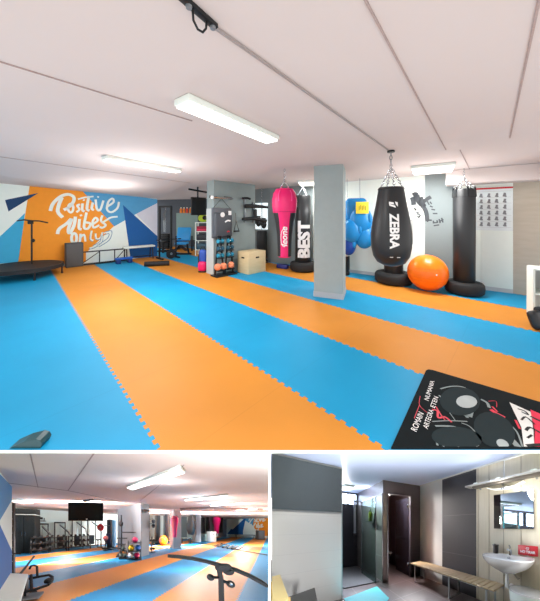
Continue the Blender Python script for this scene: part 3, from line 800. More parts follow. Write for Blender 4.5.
# ---------------------------------------------------------------- trampoline and gear along the mural
def trampoline(room, c, yaw, label):
    t = Thing('fitness_trampoline', label, 'trampoline', room, c, yaw)
    R, z = .78, .26
    t.part('ring', M().torus((0, 0, z), R, .022, n=40), IRON)
    t.part('jump_mat', M().lathe([(0, z - .01), (R - .14, z - .01), (R - .14, z), (0, z)], n=36), RUBBER)
    t.part('safety_skirt', M().lathe([(R - .13, z + .004), (R + .03, z + .02), (R + .035, z - .07), (R + .02, z - .07)], n=40), RUBBER)
    sp_ = M()
    for i in range(36):
        a = 2 * math.pi * i / 36
        sp_.tube([((R - .15) * math.cos(a), (R - .15) * math.sin(a), z - .002), ((R - .01) * math.cos(a), (R - .01) * math.sin(a), z)], .006, 5)
    t.part('bungee_cords', sp_, mat('cord_red', (150, 60, 74), .6))
    for i in range(6):
        a = 2 * math.pi * (i + .5) / 6
        l = t.part('leg', M().tube([(R * math.cos(a), R * math.sin(a), z), (R * 1.0 * math.cos(a), R * 1.0 * math.sin(a), .03)], .018), IRON)
        t.part('rubber_foot', M().lathe([(0, 0), (.026, 0), (.026, .04), (0, .045)], (R * math.cos(a), R * math.sin(a), 0), 12), RUBBER, parent=l)
    return t, R
c = Vector((-6.24, 6.30, 0))
t, R = trampoline(G, c, 0, 'round black trampoline with a T handle in front of the orange mural')
hx, hy = -.05, .3
hd = t.part('handle_post', M().tube([(hx, hy, .2), (hx, hy, 1.36)], .02), IRON)
t.part('handle_bar', M().tube([(hx - .38, hy, 1.40), (hx - .2, hy, 1.425), (hx, hy, 1.40), (hx + .2, hy, 1.395), (hx + .42, hy, 1.35)], .018), IRON, parent=hd)
t.part('clamp', M().rbox((hx - .03, hy, 1.36), (.12, .07, .1), .02), RUBBER, parent=hd)
t.part('height_knob', M().ell((hx + .04, hy - .01, .88), (.05, .04, .05), 12, 8), RUBBER, parent=hd)

c = WL.at(74, 0, .28)
t = Thing('floor_speaker', 'square grey floor speaker standing against the mural by the trampoline', 'speaker', G, c, WL.yaw())
t.part('cabinet', M().rbox((0, 0, .36), (.42, .3, .72), .015), mat('speaker_grey', (66, 66, 68), .6))
t.part('grille', M().rbox((0, -.152, .36), (.38, .012, .66), .006), mat('speaker_grille', (84, 84, 84), .8, var=.3, scale=150))

# low bench and frames along the mural
def low_bench(room, c, yaw, label, L=.9, h=.44, top=WHITE, name='weight_bench'):
    t = Thing(name, label, 'bench', room, c, yaw)
    t.part('pad', M().rbox((0, 0, h), (L, .3, .06), .02), top)
    for s_ in (-1, 1):
        t.part('leg', M().tube([(s_ * (L / 2 - .08), -.16, .02), (s_ * (L / 2 - .08), -.1, h - .05), (s_ * (L / 2 - .08), .1, h - .05), (s_ * (L / 2 - .08), .16, .02)], .02), IRON)
    t.part('rail', M().bar((-L / 2 + .08, 0, .12), (L / 2 - .08, 0, .12), .03, .03), IRON)
    return t
c = WL.at(139, 0, .40)
low_bench(G, c, WL.yaw(), 'low white bench against the blue triangle of the mural', 1.0, .46)
c = WL.at(104, 0, .36)
t = Thing('parallel_bars', 'low black tube frame standing along the white foot of the mural', 'frame', G, c, WL.yaw())
t.part('top_rail', M().tube([(-.62, 0, .42), (.62, 0, .42)], .02), IRON)
t.part('bottom_rail', M().tube([(-.7, -.02, .04), (.66, -.02, .04)], .03), IRON)
for x in (-.6, -.12, .3, .6): t.part('upright', M().tube([(x, 0, .04), (x, 0, .42)], .016), IRON)
t.part('brace', M().tube([(-.6, .0, .05), (-.12, .0, .4)], .012), IRON)
t.part('brace', M().tube([(.3, .0, .05), (.6, .0, .4)], .012), IRON)
c = WL.at(124, 0, .75)
t = Thing('step_box', 'small bright blue step on the mats in front of the low frame', 'step', G, c, WL.yaw())
t.part('top', M().rbox((0, 0, .16), (.5, .2, .05), .015), mat('step_blue', (20, 90, 180), .5))
for s_ in (-1, 1): t.part('foot', M().rbox((s_ * .17, 0, .07), (.12, .2, .14), .02), mat('step_navy', (20, 50, 110), .5))
c = Vector((-3.72, 9.1, 0))
t = Thing('squat_stand', 'dark squat stand of thin bars where the mural ends', 'rack', G, c, WL.yaw())
for x in (-.3, .3):
    u = t.part('upright', M().bar((x, 0, .05), (x, 0, .72), .045, .045), IRON)
    t.part('hook', M().tube([(x, -.02, .66), (x, -.12, .66), (x, -.13, .71)], .014, 6), STEEL, parent=u)
    t.part('foot', M().bar((x, -.3, .03), (x, .25, .03), .06, .05), IRON)
t.part('cross_bar', M().tube([(-.45, -.1, .69), (.45, -.1, .69)], .018), IRON)
t.part('low_bar', M().tube([(-.3, 0, .3), (.3, 0, .3)], .018), IRON)
t = Thing('weight_plate', 'black weight plate standing on the mats against the dark squat stand', 'weight plate', G, c + Vector((.16, -.10, 0)), WL.yaw())
t.part('disc', M().lathe([(.03, -.02), (.17, -.02), (.18, 0), (.17, .02), (.03, .02)], (0, 0, .18), 24, axis=(0, 1, 0), closed=True), RUBBER)
t.part('hub', M().lathe([(.022, -.024), (.045, -.024), (.045, .024), (.022, .024)], (0, 0, .18), 16, axis=(0, 1, 0), closed=True), STEEL)
c = G.fl(157, 266)
solo('foam_roller', 'dark foam roller lying on the mats near the end of the mural', 'roller', G, (c.x, c.y, .075), M().lathe([(.02, -.35), (.075, -.35), (.075, .35), (.02, .35)], n=20, axis=(1, .25, 0)), RUBBER)

# ---------------------------------------------------------------- machines in the recess
def cable_machine(room, c, yaw, label, h=2.0):
    t = Thing('cable_machine', label, 'gym machine', room, c, yaw)
    for x in (-.28, .28): t.part('upright', M().bar((x, .1, .03), (x, .1, h), .06, .08), IRON)
    t.part('top_beam', M().bar((-.31, .1, h), (.31, .1, h), .08, .08), IRON)
    ws = M()
    for k in range(9): ws.rbox((0, .1, .14 + k * .075), (.36, .16, .066), .008)
    t.part('weight_stack', ws, IRON)
    t.part('base', M().bar((-.4, -.1, .035), (.4, -.1, .035), .1, .06), IRON)
    t.part('arm', M().bar((.0, .1, h - .15), (.45, -.65, h - .6), .07, .07), STEEL)
    t.part('arm', M().bar((.45, -.65, h - .6), (.5, -.7, .9), .05, .05), STEEL)
    t.part('cable', M().tube([(0, .1, .8), (0, .1, h)], .006, 6), CHROME)
    s_ = t.part('seat', M().rbox((.3, -.55, .48), (.34, .34, .08), .025), BLACK)
    t.part('seat_post', M().bar((.3, -.5, .03), (.3, -.5, .46), .07, .07), IRON, parent=s_)
    return t
cable_machine(G, G.pl(164, 217, 10.8) * 1 - Vector((0, 0, 1.5)), -.2, 'tall grey cable machine with slanting arms in the recess', 1.95)
c = G.pl(187, 217, 11.6); c.z = 0
t = Thing('partition_board', 'grey green partition board in the recess behind the blue bench', 'partition', G, c)
t.part('board', M().rbox((0, 0, 1.06), (.98, .06, 1.25), .01), mat('board_green_grey', (134, 158, 152), .6))
for s_ in (-1, 1): t.part('foot', M().box((s_ * .38, 0, .22), (.06, .3, .44)), IRON)
for k, px in enumerate((181, 184, 187, 190.5)):
    q = G.pl(px, 217, 11.6); nm = ('leftmost orange', 'second orange', 'third red orange', 'rightmost orange')[k]
    tb = Thing('drink_bottle', nm + ' bottle in the row on top of the green partition board', 'bottle', G, (q.x, q.y, 1.685), 0, 'bottles on the partition board')
    tb.part('body', M().lathe([(0, 0), (.055, 0), (.058, .02), (.055, .18), (.03, .22), (0, .222)], n=14), mat('bottle_orange', (236, 130, 40), .4) if k != 2 else mat('bottle_red', (220, 70, 40), .4))
    tb.part('cap', M().lathe([(0, .222), (.03, .222), (.03, .26), (0, .262)], n=12), WHITE)
c = G.pl(184, 217, 10.3); c.z = 0
t = Thing('incline_bench', 'gym bench with a bright blue backrest in the recess', 'bench', G, c)
t.part('backrest', M().rbox((0, 0, .80), (.56, .12, .56), .05, seg=3, pitch=-.25), mat('bench_blue', (40, 150, 215), .45))
t.part('seat', M().rbox((0, -.25, .45), (.46, .4, .09), .03), mat('bench_blue', (40, 150, 215), .45))
t.part('frame', M().bar((0, .25, .1), (0, -.4, .36), .08, .08), IRON)
for x in (-.3, .3):
    t.part('leg', M().bar((x, -.3, .02), (x * .5, -.1, .40), .06, .06), IRON)
    t.part('side_arm', M().bar((x * 1.1, .0, .1), (x * 1.1, .0, .72), .05, .05), IRON)
t.part('foot_bar', M().bar((-.4, -.3, .03), (.4, -.3, .03), .07, .06), IRON)
c = G.pl(203, 217, 9.9); c.z = 0
t = Thing('storage_rack', 'white framed rack with coloured boxes left of the grey wall block', 'rack', G, c)
for x in (-.24, .24):
    for y in (-.18, .18): t.part('upright', M().bar((x, y, 0), (x, y, 1.30), .035, .035), WHITE)
for z in (.22, .58, .93, 1.28): t.part('shelf_board', M().box((0, 0, z), (.5, .4, .03)), WHITE)
for k, (z, m_, lab) in enumerate(((.945, mat('box_pink', (222, 50, 90), .5), 'pink box on the third board of the white rack'), (1.04, mat('box_crimson', (170, 34, 64), .5), 'crimson lid box stacked on the pink box in the white rack'), (.595, mat('box_black', (44, 48, 54), .5), 'black box on the second board of the white rack'), (.235, mat('box_slate', (60, 92, 110), .5), 'slate blue box on the bottom board of the white rack'))):
    tb = Thing('storage_box', lab, 'box', G, (c.x, c.y, z), 0)
    tb.part('body', M().rbox((0, -.02, .046 if k < 2 else .11), (.4, .3, .09 if k < 2 else .22), .012), m_)
    tb.part('rim', M().rbox((0, -.02, .086 if k < 2 else .21), (.42, .32, .014), .005), m_)
t = Thing('wrapped_ball', 'lime green and black ball on top of the white rack', 'ball', G, (c.x, c.y, 1.295))
t.part('body', M().ell((0, 0, .16), (.19, .17, .16), 20, 14), LIME)
t.part('panel', M().ell((.07, -.07, .17), (.11, .11, .1), 14, 10), RUBBER)
c = G.fl(202.6, 272)
t = Thing('trolley_bag', 'upright blue and pink sports bag at the end of the grey wall block', 'bag', G, (c.x, c.y + .02, 0))
t.part('upper_body', M().rbox((.01, 0, .43), (.2, .14, .36), .06, seg=3), mat('bag_blue', (44, 80, 170), .5))
t.part('lower_pocket', M().rbox((0, -.03, .16), (.24, .18, .28), .08, seg=4), mat('bag_pink', (214, 24, 96), .45))
t.part('side_strap', M().tube([(-.1, -.02, .05), (-.11, -.02, .4), (-.06, 0, .63)], .018, 8), BLACK)
t.part('side_strap', M().tube([(.12, -.02, .05), (.12, -.02, .4), (.07, 0, .63)], .018, 8), BLACK)
t.part('handle', M().tube([(-.06, 0, .62), (-.04, 0, .68), (.05, 0, .68), (.07, 0, .62)], .014, 8), BLACK)
t.part('bottom', M().rbox((0, -.02, .02), (.2, .16, .04), .015), RUBBER)

# hung television seen from its edge, left of the grey block
c = G.pl(198.5, 217, 7.9)
t = Thing('hanging_screen', 'black television hung from the ceiling left of the grey wall block', 'television', G, (c.x, c.y, H), .75)
t.part('panel', M().rbox((0, 0, -.62), (.5, .07, .56), .012), BLACK)
t.part('mount_pole', M().tube([(0, .05, -.36), (0, .05, 0)], .025), IRON)
t.part('mount_arm', M().bar((-.3, .05, -.1), (.35, .05, -.16), .06, .05), IRON)

# ---------------------------------------------------------------- gear on the grey wall block
yw = WG.yaw()
ctr = WG.at(222.5, 0, .09)
zt, zb = WG.pt(222, 208).z, WG.pt(222, 237.5).z
t = Thing('wall_punch_pad', 'dark grey punch pad with a round white target on the block', 'punch pad', G, (ctr.x, ctr.y, (zt + zb) / 2), yw)
hh = (zt - zb)
t.part('pad', M().rbox((0, 0, -.06), (.56, .17, hh - .12), .07, seg=3), mat('pad_dark', (70, 74, 80), .5))
t.part('mount_board', M().rbox((0, .04, 0), (.6, .06, hh), .02), DGREY)
t.part('target', M().lathe([(0, 0), (.065, 0), (.065, .008), (0, .009)], (-.06, -.09, hh * .27), 24, axis=(0, -1, 0)), PRINT)
t.part('target_square', M().box((.17, -.09, hh * .33), (.09, .01, .11)), PRINT)
t.part('emblem', M().ribbon([(.08, -.09, -.24), (.12, -.09, -.22), (.16, -.09, -.24)], .03, (0, -1, 0)), RED)
t.part('strap', M().ribbon([(.02, -.09, .02), (.1, -.09, .06), (.19, -.09, .05)], .04, (0, -1, 0)), PRINT)
t.part('hanging_cord', M().tube([(-.25, .03, hh / 2), (0, .05, hh / 2 + .25), (.25, .03, hh / 2)], .006, 6), IRON)
c = WG.at(221, 1.98, .0)
t = Thing('pull_up_bar', 'chrome pull up bar on black brackets above the punch pad', 'bar', G, c, yw)
t.part('grip', M().tube([(-.42, -.3, 0), (.16, -.3, 0)], .022), CHROME)
for x in (-.34, .1): t.part('bracket', M().bar((x, -.02, .04), (x, -.3, 0), .05, .06), IRON)
t.part('end_cap', M().lathe([(0, 0), (.04, 0), (.04, .05), (0, .05)], (-.43, -.3, 0), 14, axis=(-1, 0, 0)), PRINT)
c = WG.at(250, 0, .0)
zc = WG.pt(250, 206.5).z; zd = WG.pt(250, 219).z
t = Thing('dip_station', 'black wall mounted pull up and dip station with long padded arms', 'gym station', G, (c.x, c.y, zd), yw)
t.part('upright', M().bar((-.22, -.03, -.1), (-.22, -.03, .62), .05, .05), STEEL)
t.part('upright', M().bar((.1, -.03, -.1), (.1, -.03, .5), .05, .05), STEEL)
dz = zc - zd
t.part('padded_arm', M().tube([(-.28, -.1, dz), (.05, -.14, dz + .01), (.45, -.3, dz - .02)], [.055, .06, .035], 10), RUBBER)
t.part('padded_arm', M().tube([(-.36, -.1, 0), (.0, -.14, .02), (.38, -.3, -.06)], [.04, .055, .05], 10), RUBBER)
t.part('top_hook', M().tube([(-.36, -.1, .58), (-.2, -.12, .6), (-.08, -.1, .58)], .03, 8), RUBBER)
t.part('back_pad', M().rbox((.12, -.1, .14), (.1, .06, .3), .02), RUBBER)
c = WG.at(236.5, 0, .08); z = WG.pt(236.5, 231).z
t = Thing('triangle_grip', 'triangular black pull grip hanging below the dip station', 'handle', G, (c.x, c.y, z), yw)
t.part('grip', M().tube([(-.09, 0, 0), (.09, 0, 0)], .02), RUBBER)
t.part('strap', M().tube([(-.09, 0, 0), (0, .02, .26), (.09, 0, 0)], .009, 6), IRON)
t.part('upper_cord', M().tube([(0, .02, .26), (0, .04, .5)], .006, 6), IRON)

def dumbbell_tower(c, yaw, label):
    t = Thing('dumbbell_rack', label, 'rack', G, c, yaw)
    for s_ in (-1, 1): t.part('upright', M().bar((s_ * .13, 0, .02), (s_ * .03, 0, 1.02), .03, .04), IRON)
    t.part('base', M().rbox((0, 0, .02), (.34, .3, .04), .01), IRON)
    for z in (.15, .46, .64, .82): t.part('cradle', M().bar((-.115 + z * .06, -.05, z), (.115 - z * .06, -.05, z), .12, .02), IRON)
    return t
def dumbbell(c, yaw, m_, label, r=.06, L=.2, g='dumbbells on the racks'):
    t = Thing('dumbbell', label, 'dumbbell', G, c, yaw, g)
    for s_ in (-1, 1): t.part('weight', M().lathe([(0, -.035), (r * .8, -.035), (r, -.02), (r, .02), (r * .8, .035), (0, .035)], (s_ * L / 2, 0, r), 12, axis=(1, 0, 0)), m_)
    t.part('grip', M().tube([(-L / 2, 0, r), (L / 2, 0, r)], .016, 8), CHROME)
for k, c in enumerate((WG.along(.03, 0, .2), WG.at(229, 0, .2))):
    side = ('left', 'right')[k]; near = ('next to the block end', 'next to the plywood box')[k]
    dumbbell_tower(c, yw, 'black dumbbell tower ' + near)
    cols = [(TEAL, 'teal'), (mat('dumbbell_petrol', (40, 84, 104), .5), 'petrol blue'), (TEAL, 'teal'), (mat('dumbbell_navy', (34, 54, 84), .5), 'navy')]
    for i, (z, (m_, nm)) in enumerate(zip((.82, .64, .46), cols)):
        R_ = Matrix.Rotation(yw, 3, 'Z')
        q = Vector((c.x, c.y, z + .011)) + R_ @ Vector((0, -.05, 0))
        dumbbell(q, yw, m_, '%s dumbbell on the %s cradle of the tower %s' % (nm, ('top', 'second', 'third', 'lowest')[i], near), .055, .12)
for c, dx, lab in ((WG.along(.03, 0, .2), -.085, 'left salmon ball low on the dumbbell tower by the block end'), (WG.along(.03, 0, .2), .085, 'right salmon ball low on the dumbbell tower by the block end'), (WG.at(229, 0, .2), .02, 'salmon ball low on the dumbbell tower by the plywood box')):
    q = Vector((c.x, c.y, .161)) + Matrix.Rotation(yw, 3, 'Z') @ Vector((dx, -.06, 0))
    t = Thing('slam_ball', lab, 'ball', G, q, 0, 'salmon balls on the dumbbell towers')
    t.part('body', M().ell((0, 0, .088), (.088, .088, .088), 18, 12), SKIN_OR)
    t.part('seam', M().torus((0, 0, .088), .0885, .003, (0, .3, 1), 24, 6), mat('ball_seam', (190, 100, 70), .5))

c = Vector((-.50, 6.86, 0))
t = Thing('plyo_box', 'pale plywood jump box standing against the grey wall block', 'box', G, c, math.radians(45))
t.part('carcass', M().rbox((0, 0, .29), (.62, .46, .58), .008), PLY)
t.part('hand_hole', M().rbox((-.0, -.231, .42), (.12, .012, .04), .01), mat('hole_dark', (60, 48, 36), .8))
t.part('hand_hole', M().rbox((-.311, .0, .42), (.012, .12, .04), .01), mat('hole_dark', (60, 48, 36), .8))
c = G.pl(261.8, 217, 8.25)
t = Thing('heavy_bag', 'short wide black bag hanging between the grey block and the pink bag', 'punching bag', G, (c.x, c.y, 0))
t.part('body', M().lathe([(0, .14), (.15, .14), (.17, .18), (.17, 1.0), (.15, 1.06), (0, 1.07)], n=28), BLACK)
t.part('hanger', M().chain((0, 0, 1.06), (0, 0, H - .01), .06, .008), CHROME)
t.part('foot', M().lathe([(0, 0), (.2, 0), (.2, .07), (.1, .14), (0, .14)], n=24), RUBBER)
for k, (px, py, lab) in enumerate(((258.6, 222, 'dark boxing glove hanging beside the glowing panel, left one of the pair'), (263.8, 224, 'dark boxing glove hanging beside the glowing panel, right one of the pair'))):
    q = G.pl(px, py, 7.95)
    t = Thing('boxing_glove', lab, 'boxing glove', G, q, .3 * k, 'dark gloves by the dip station')
    t.part('mitt', M().ell((0, 0, -.02), (.09, .09, .13), 18, 12), BLACK)
    t.part('thumb', M().ell((-.08, -.03, .0), (.035, .04, .07), 12, 8), BLACK)
    t.part('cuff', M().lathe([(0, .08), (.06, .08), (.065, .2), (0, .2)], n=16), DGREY)
    t.part('lace', M().tube([(0, 0, .2), (0.0, 0, .46)], .006, 6), WHITE)

# ================================================================== THE GYM FROM ITS OTHER END (lower floor, left)
B = BACK
fB = M().poly([(-9, .73, 0), (.875, .73, 0), (16.85, 13.9, 0), (12.4, 16.2, 0), (1.5, 11.6, 0), (-3.5, 11, 0), (-9, 7.5, 0)])
d1 = Vector((.779, .627)); dn = Vector((-.627, .779))
struct('floor.001', 'orange and blue striped puzzle mat floor of the lower gym view', 'floor', B, fB,
       stripe_mat('lower_puzzle_mats', d1, dn, .41, .985, (216, 138, 60), (30, 136, 190)), uvxy)
cB = M().poly([(-9, 1.585, H), (1.918, 1.585, H), (16.85, 13.9, H), (12.4, 16.2, H), (1.5, 11.6, H), (-3.5, 11, H), (-9, 7.5, H)])
CEILB = mat('lower_ceiling_paint', (226, 215, 211), .85, var=.015, scale=2)
ceilB = struct('ceiling.001', 'pale pinkish ceiling of the lower gym view', 'ceiling', B, cB, CEILB)
def cb(px, py, z=H - .006): return B.fl(px, py, z)
jm = M()
for a, b, w in (((29, 449), (38, 487.5), .018), ((97, 449), (68, 490.5), .018), ((8, 483), (67, 490.5), .03), ((67, 490.5), (128, 503), .025), ((184, 465), (140, 501), .014)):
    jm.bar(cb(*a), cb(*b), w, .008)
for a, b in (((180, 509), (226, 507)), ((215, 508.5), (262, 509.5))): jm.bar(cb(*a, H - .05), cb(*b, H - .05), .12, .1)
struct('joint', None, None, B, jm, mat('lower_joint', (168, 150, 146), .8, var=.2), parent=ceilB)
# walls
BL = VPlane(B, (-3.33, 3.03), (-2.70, 2.246))
wb = M(); a, b = BL.along(0), BL.along(2.2)
wb.slab([a, b, b + Vector((0, 0, H)), a + Vector((0, 0, H))], -BL.n * .1)
wbl = struct('wall_left.001', 'blue and white painted wall at the left of the lower gym view', 'wall', B, wb, WALLW)
for poly, m_ in (([(-4, 470), (12, 486.5), (12, 500), (-4, 527)], mat('mural_steel_blue', (86, 142, 190), .7)), ([(-4, 516), (12, 551), (12, 577), (-4, 600)], mat('mural_deep_blue', (44, 104, 176), .7))):
    struct('mural_triangle', None, None, B, M().poly([BL.pt(x, y, .004) for x, y in poly]), m_, parent=wbl)
BB = VPlane(B, (-5.44, 7.15), (-3.25, 8.55))
wb = M(); a, b = BB.along(-4), BB.along(5.2)
wb.slab([a, b, b + Vector((0, 0, H)), a + Vector((0, 0, H))], -BB.n * .1)
struct('wall_back.001', 'bright white wall behind the gym machines of the lower view', 'wall', B, wb, mat('wall_mint_white', (226, 240, 236), .8, var=.02))
BR = VPlane(B, (1.3, 9.9), (11.7, 15.4))
wb = M(); a, b = BR.along(-1.2), BR.along(11.6)
wb.slab([a, b, b + Vector((0, 0, H)), a + Vector((0, 0, H))], -BR.n * .1)
wbr = struct('wall_right.001', 'white wall behind the small bags of the lower gym view', 'wall', B, wb, WALLW)
wb = M()
for p0, p1 in ((146.5, 150), (163.5, 169), (181, 187), (201, 205)):
    a, b = BR.at(p0, 0, .02), BR.at(p1, 0, .02); wb.slab([a, b, b + Vector((0, 0, H)), a + Vector((0, 0, H))], -BR.n * .03)
struct('grey_bay', 'grey painted bays', None, B, wb, GREY, parent=wbr)
MB = VPlane(B, (12.57, 15.0), (16.5, 13.6))
wb = M(); a, b = MB.at(218, 0, -.3), MB.at(227, 0, -.3)
wb.slab([a, b, b + Vector((0, 0, H)), a + Vector((0, 0, H))], -MB.n * .05, 1)
a, b = MB.at(226.8), MB.at(268.5)
wb.slab([a, b, b + Vector((0, 0, H)), a + Vector((0, 0, H))], -MB.n * .05, 0)
wbm = struct('wall_end', 'far mural wall of the lower view with orange and blue triangles', 'wall', B, wb, [WALLW, mat('recess_dark', (70, 78, 88), .7)])
for poly, m_, off in (([(231, 512), (262, 512), (255, 527), (246, 521)], lblue_p, .01), ([(246, 517), (243, 531), (231, 531)], mid_p, .02), ([(227, 534), (231, 529), (243, 531), (243, 534.5)], mid_p, .015), ([(256, 512), (268.4, 512), (268.4, 536), (257, 536), (253, 524)], orange_p, .02)):
    struct('mural_triangle', None, None, B, M().poly([MB.pt(x, y, off) for x, y in poly]), m_, parent=wbm)
tm = M()
def Vm(x, y): return MB.pt(210 + x / 9, 495 + y / 9, .05)
for pts in ([(350, 230), (375, 190), (395, 200), (365, 235), (350, 270)], [(400, 215), (410, 235), (398, 240)], [(425, 205), (420, 240), (440, 238)], [(440, 210), (452, 235), (462, 205)], [(470, 225), (485, 205), (475, 238), (500, 220)],
            [(370, 260), (380, 295), (410, 250)], [(420, 265), (418, 295)], [(435, 250), (432, 295), (448, 285), (436, 272)], [(455, 275), (470, 262), (458, 292), (480, 280)], [(385, 310), (390, 330), (405, 305)], [(410, 310), (420, 330), (435, 305), (430, 335)]):
    tm.ribbon([Vm(*p) for p in pts], .13, MB.n)
struct('mural_lettering', 'pale brush lettering seen at an angle', None, B, tm, WHITE, parent=wbm)
# grey block and columns
q0 = Vector((.32, 5.07, 0)); q1 = q0 + Vector((-.626, .78, 0)) * 2.1; q2 = q0 + Vector((.42, .36, 0))
wb = M().slab([q0, q1, q1 + (q2 - q0), q2], (0, 0, H))
struct('wall_block.001', 'grey wall block in the lower gym view with coloured balls at its foot', 'wall', B, wb, mat('lower_block_grey', (134, 138, 144), .7))
BK = VPlane(B, (q0.x, q0.y), (q1.x, q1.y))
BE = VPlane(B, (q0.x, q0.y), (q2.x, q2.y))
for px, d, w, nm in ((175.3, 7.3, .52, 'grey column behind the small pink bag of the lower view'), (196.5, 10.3, .5, 'second grey column of the lower view, beyond the pink bag'), (209.5, 12.2, .5, 'farthest grey column of the lower view')):
    c = B.pl(px, 527, d)
    mm = M().box((0, 0, H / 2), (w, w, H), .15); mm.box((0, 0, .05), (w + .02, w + .02, .1), .15, 1)
    o = solo('column', nm, 'column', B, (c.x, c.y, 0), mm, [mat('column_grey2', (164, 162, 164), .7), mat('column_base2', (176, 176, 178), .7)], kind='structure')
# lamps
GB = 'rectangular lamps of the lower gym view'
for a, b, w, lab in (((129.5, 489.2), (183, 470.8), .26, 'large lamp nearest the camera on the lower gym ceiling'), ((184.5, 500.6), (227, 496.4), .26, 'second lamp on the lower gym ceiling, beyond the largest'),
                     ((210, 506), (243, 503.4), .26, 'third lamp on the lower gym ceiling'), ((236, 510.6), (258, 508.8), .3, 'farthest small lamp before the far mural'),
                     ((12.5, 500.5), (29, 503.5), .5, 'lamp over the dark locker of the lower view')):
    ceiling_light(B, H, cb(*a, H - .07), cb(*b, H - .07), w, lab, BACK_LAMP * (0.3 if 'locker' in lab else .25 if 'large lamp' in lab else .5 if 'second' in lab else .7 if 'third' in lab else .8), GB)

ceiling_light(B, H, cb(74, 509.6, H - .07), cb(90, 507.5, H - .07), .3, 'added fill lamp on the lower gym ceiling hidden behind the hanging television', BACK_LAMP * .5, GB)  # unseen lamp, added to brighten the wall behind the machines
ceiling_light(B, H, cb(126, 511.5, H - .07), cb(138, 510, H - .07), .3, 'added fill lamp on the lower gym ceiling hidden behind the grey wall block', BACK_LAMP * .5, GB)  # unseen lamp, added to brighten the far side of the block
ceiling_light(B, H, cb(232, 514.2, H - .07), cb(256, 513.4, H - .07), .35, 'last lamp of the lower gym ceiling, close to the far mural', BACK_LAMP * 1.2, GB)
# hanging television
c = B.pl(86, 527, 4.4)
t = Thing('television', 'black flat television hanging from the ceiling of the lower gym view', 'television', B, (c.x, c.y, H), .08)
t.part('screen', M().rbox((0, 0, -.485), (1.34, .06, .73), .015), mat('screen_black', (20, 24, 24), .9, spec=.03))
t.part('bezel', M().bar((-.66, -.034, -.84), (.66, -.034, -.84), .01, .02), IRON)
t.part('mount_pole', M().tube([(.03, .04, -.3), (.03, .04, 0)], .025), IRON)
t.part('mount_arm', M().bar((-.1, .0, -.07), (.32, -.1, -.02), .07, .07), IRON)
t.part('indicator', M().box((.04, -.036, -.78), (.05, .01, .04)), WHITE)
# locker and upright
c = B.fl(21.5, 553.5)
t = Thing('tall_locker', 'tall dark slatted locker at the left of the lower gym view', 'locker', B, (c.x, c.y + .3, 0), .25)
t.part('carcass', M().rbox((0, 0, 1.0), (.98, .5, 2.0), .01), mat('locker_dark', (24, 27, 27), .7))
for x in (-.25, .25):
    dr = t.part('door', M().rbox((x, -.255, 1.0), (.47, .02, 1.94), .006), mat('locker_door', (28, 32, 32), .7, var=.2, scale=30))
    sl_ = M()
    for k in range(9): sl_.box((x - .2 + k * .05, -.268, 1.0), (.012, .008, 1.86))
    t.part('slats', sl_, mat('locker_slat', (50, 54, 56), .5), parent=dr)
    t.part('handle', M().rbox((x * .3, -.275, 1.02), (.03, .03, .22), .01), CHROME, parent=dr)
t.part('top_ledge', M().rbox((0, -.02, 2.02), (1.04, .56, .035), .008), WHITE)
t.part('upper_box', M().rbox((0, .05, 2.2), (.98, .4, .3), .02), mat('locker_top', (50, 52, 52), .6))
c = B.pl(13.5, 527, 3.15)
t = Thing('rack_upright', 'slim black upright post beside the blue painted wall', 'post', B, (c.x, c.y, 0))
t.part('post', M().bar((0, 0, .03), (0, 0, 2.05), .06, .05), IRON)
t.part('foot', M().box((0, 0, .015), (.2, .2, .03)), IRON)
t.part('peg', M().tube([(0, -.02, .62), (.22, -.02, .62)], .02), RUBBER)
hs_ = M()
for k in range(8): hs_.lathe([(0, 0), (.012, 0), (.012, .004), (0, .004)], (0, -.026, .4 + .2 * k), 8, axis=(0, -1, 0))
t.part('holes', hs_, STEEL)
c = B.pl(18, 527, 3.35)
solo('barbell', 'black bar leaning beside the upright post', 'barbell', B, (c.x, c.y, 0), M().tube([B.pl(19.5, 575, 3.0) - Vector((c.x, c.y, 0)), B.pl(34, 556.5, 3.9) - Vector((c.x, c.y, 0))], .03), MATT)

# white bench and its tube frame at the near left
z = .45
pts = [B.fl(10.5, 573.2, z), B.fl(28, 574, z), B.fl(19, 604, z), B.fl(-9, 604, z)]
cc = sum(pts, Vector()) / 4
t = Thing('flat_bench', 'white topped bench in the near left corner of the lower view', 'bench', B, (cc.x, cc.y, 0))
t.part('pad', M().slab([p - Vector((cc.x, cc.y, 0)) for p in pts], (0, 0, -.05)), mat('bench_white', (226, 230, 226), .5))
for p in pts: t.part('leg', M().bar((p.x - cc.x) * .85 and Vector(((p.x - cc.x) * .85, (p.y - cc.y) * .85, 0)), Vector(((p.x - cc.x) * .85, (p.y - cc.y) * .85, z - .05)), .05, .05), IRON)
c = B.fl(38, 590)
def rp(px, py, d): return B.pl(px, py, d) - Vector((c.x, c.y, 0))
t = Thing('tube_trainer', 'black tube frame with a hooked handle beside the white bench', 'frame', B, (c.x, c.y, 0))
t.part('hooked_handle', M().tube([rp(29.5, 569, 2.5), rp(31, 566, 2.5), rp(34, 565.2, 2.5), rp(37, 566.5, 2.5), rp(37.5, 577, 2.5)], .022), MATT)
t.part('upper_rail', M().tube([rp(27.5, 579, 2.35), rp(40, 576.5, 2.4), rp(49, 575, 2.45), rp(52.5, 577, 2.4), rp(51.5, 582, 2.3), rp(48, 585, 2.2)], .026), MATT)
t.part('lower_rail', M().tube([rp(22, 592.5, 2.05), rp(35, 589.5, 2.1), rp(48, 585, 2.2)], .026), MATT)
t.part('upright', M().tube([rp(31, 575, 2.35), rp(31.5, 590.5, 2.1)], .026), MATT)
t.part('end_pad', M().rbox(rp(49, 580.5, 2.3), (.14, .14, .09), .035), MATT)
t.part('foot_bar', M().bar(rp(20, 597.5, 2.1), rp(37, 592.5, 2.28), .08, .06), MATT)
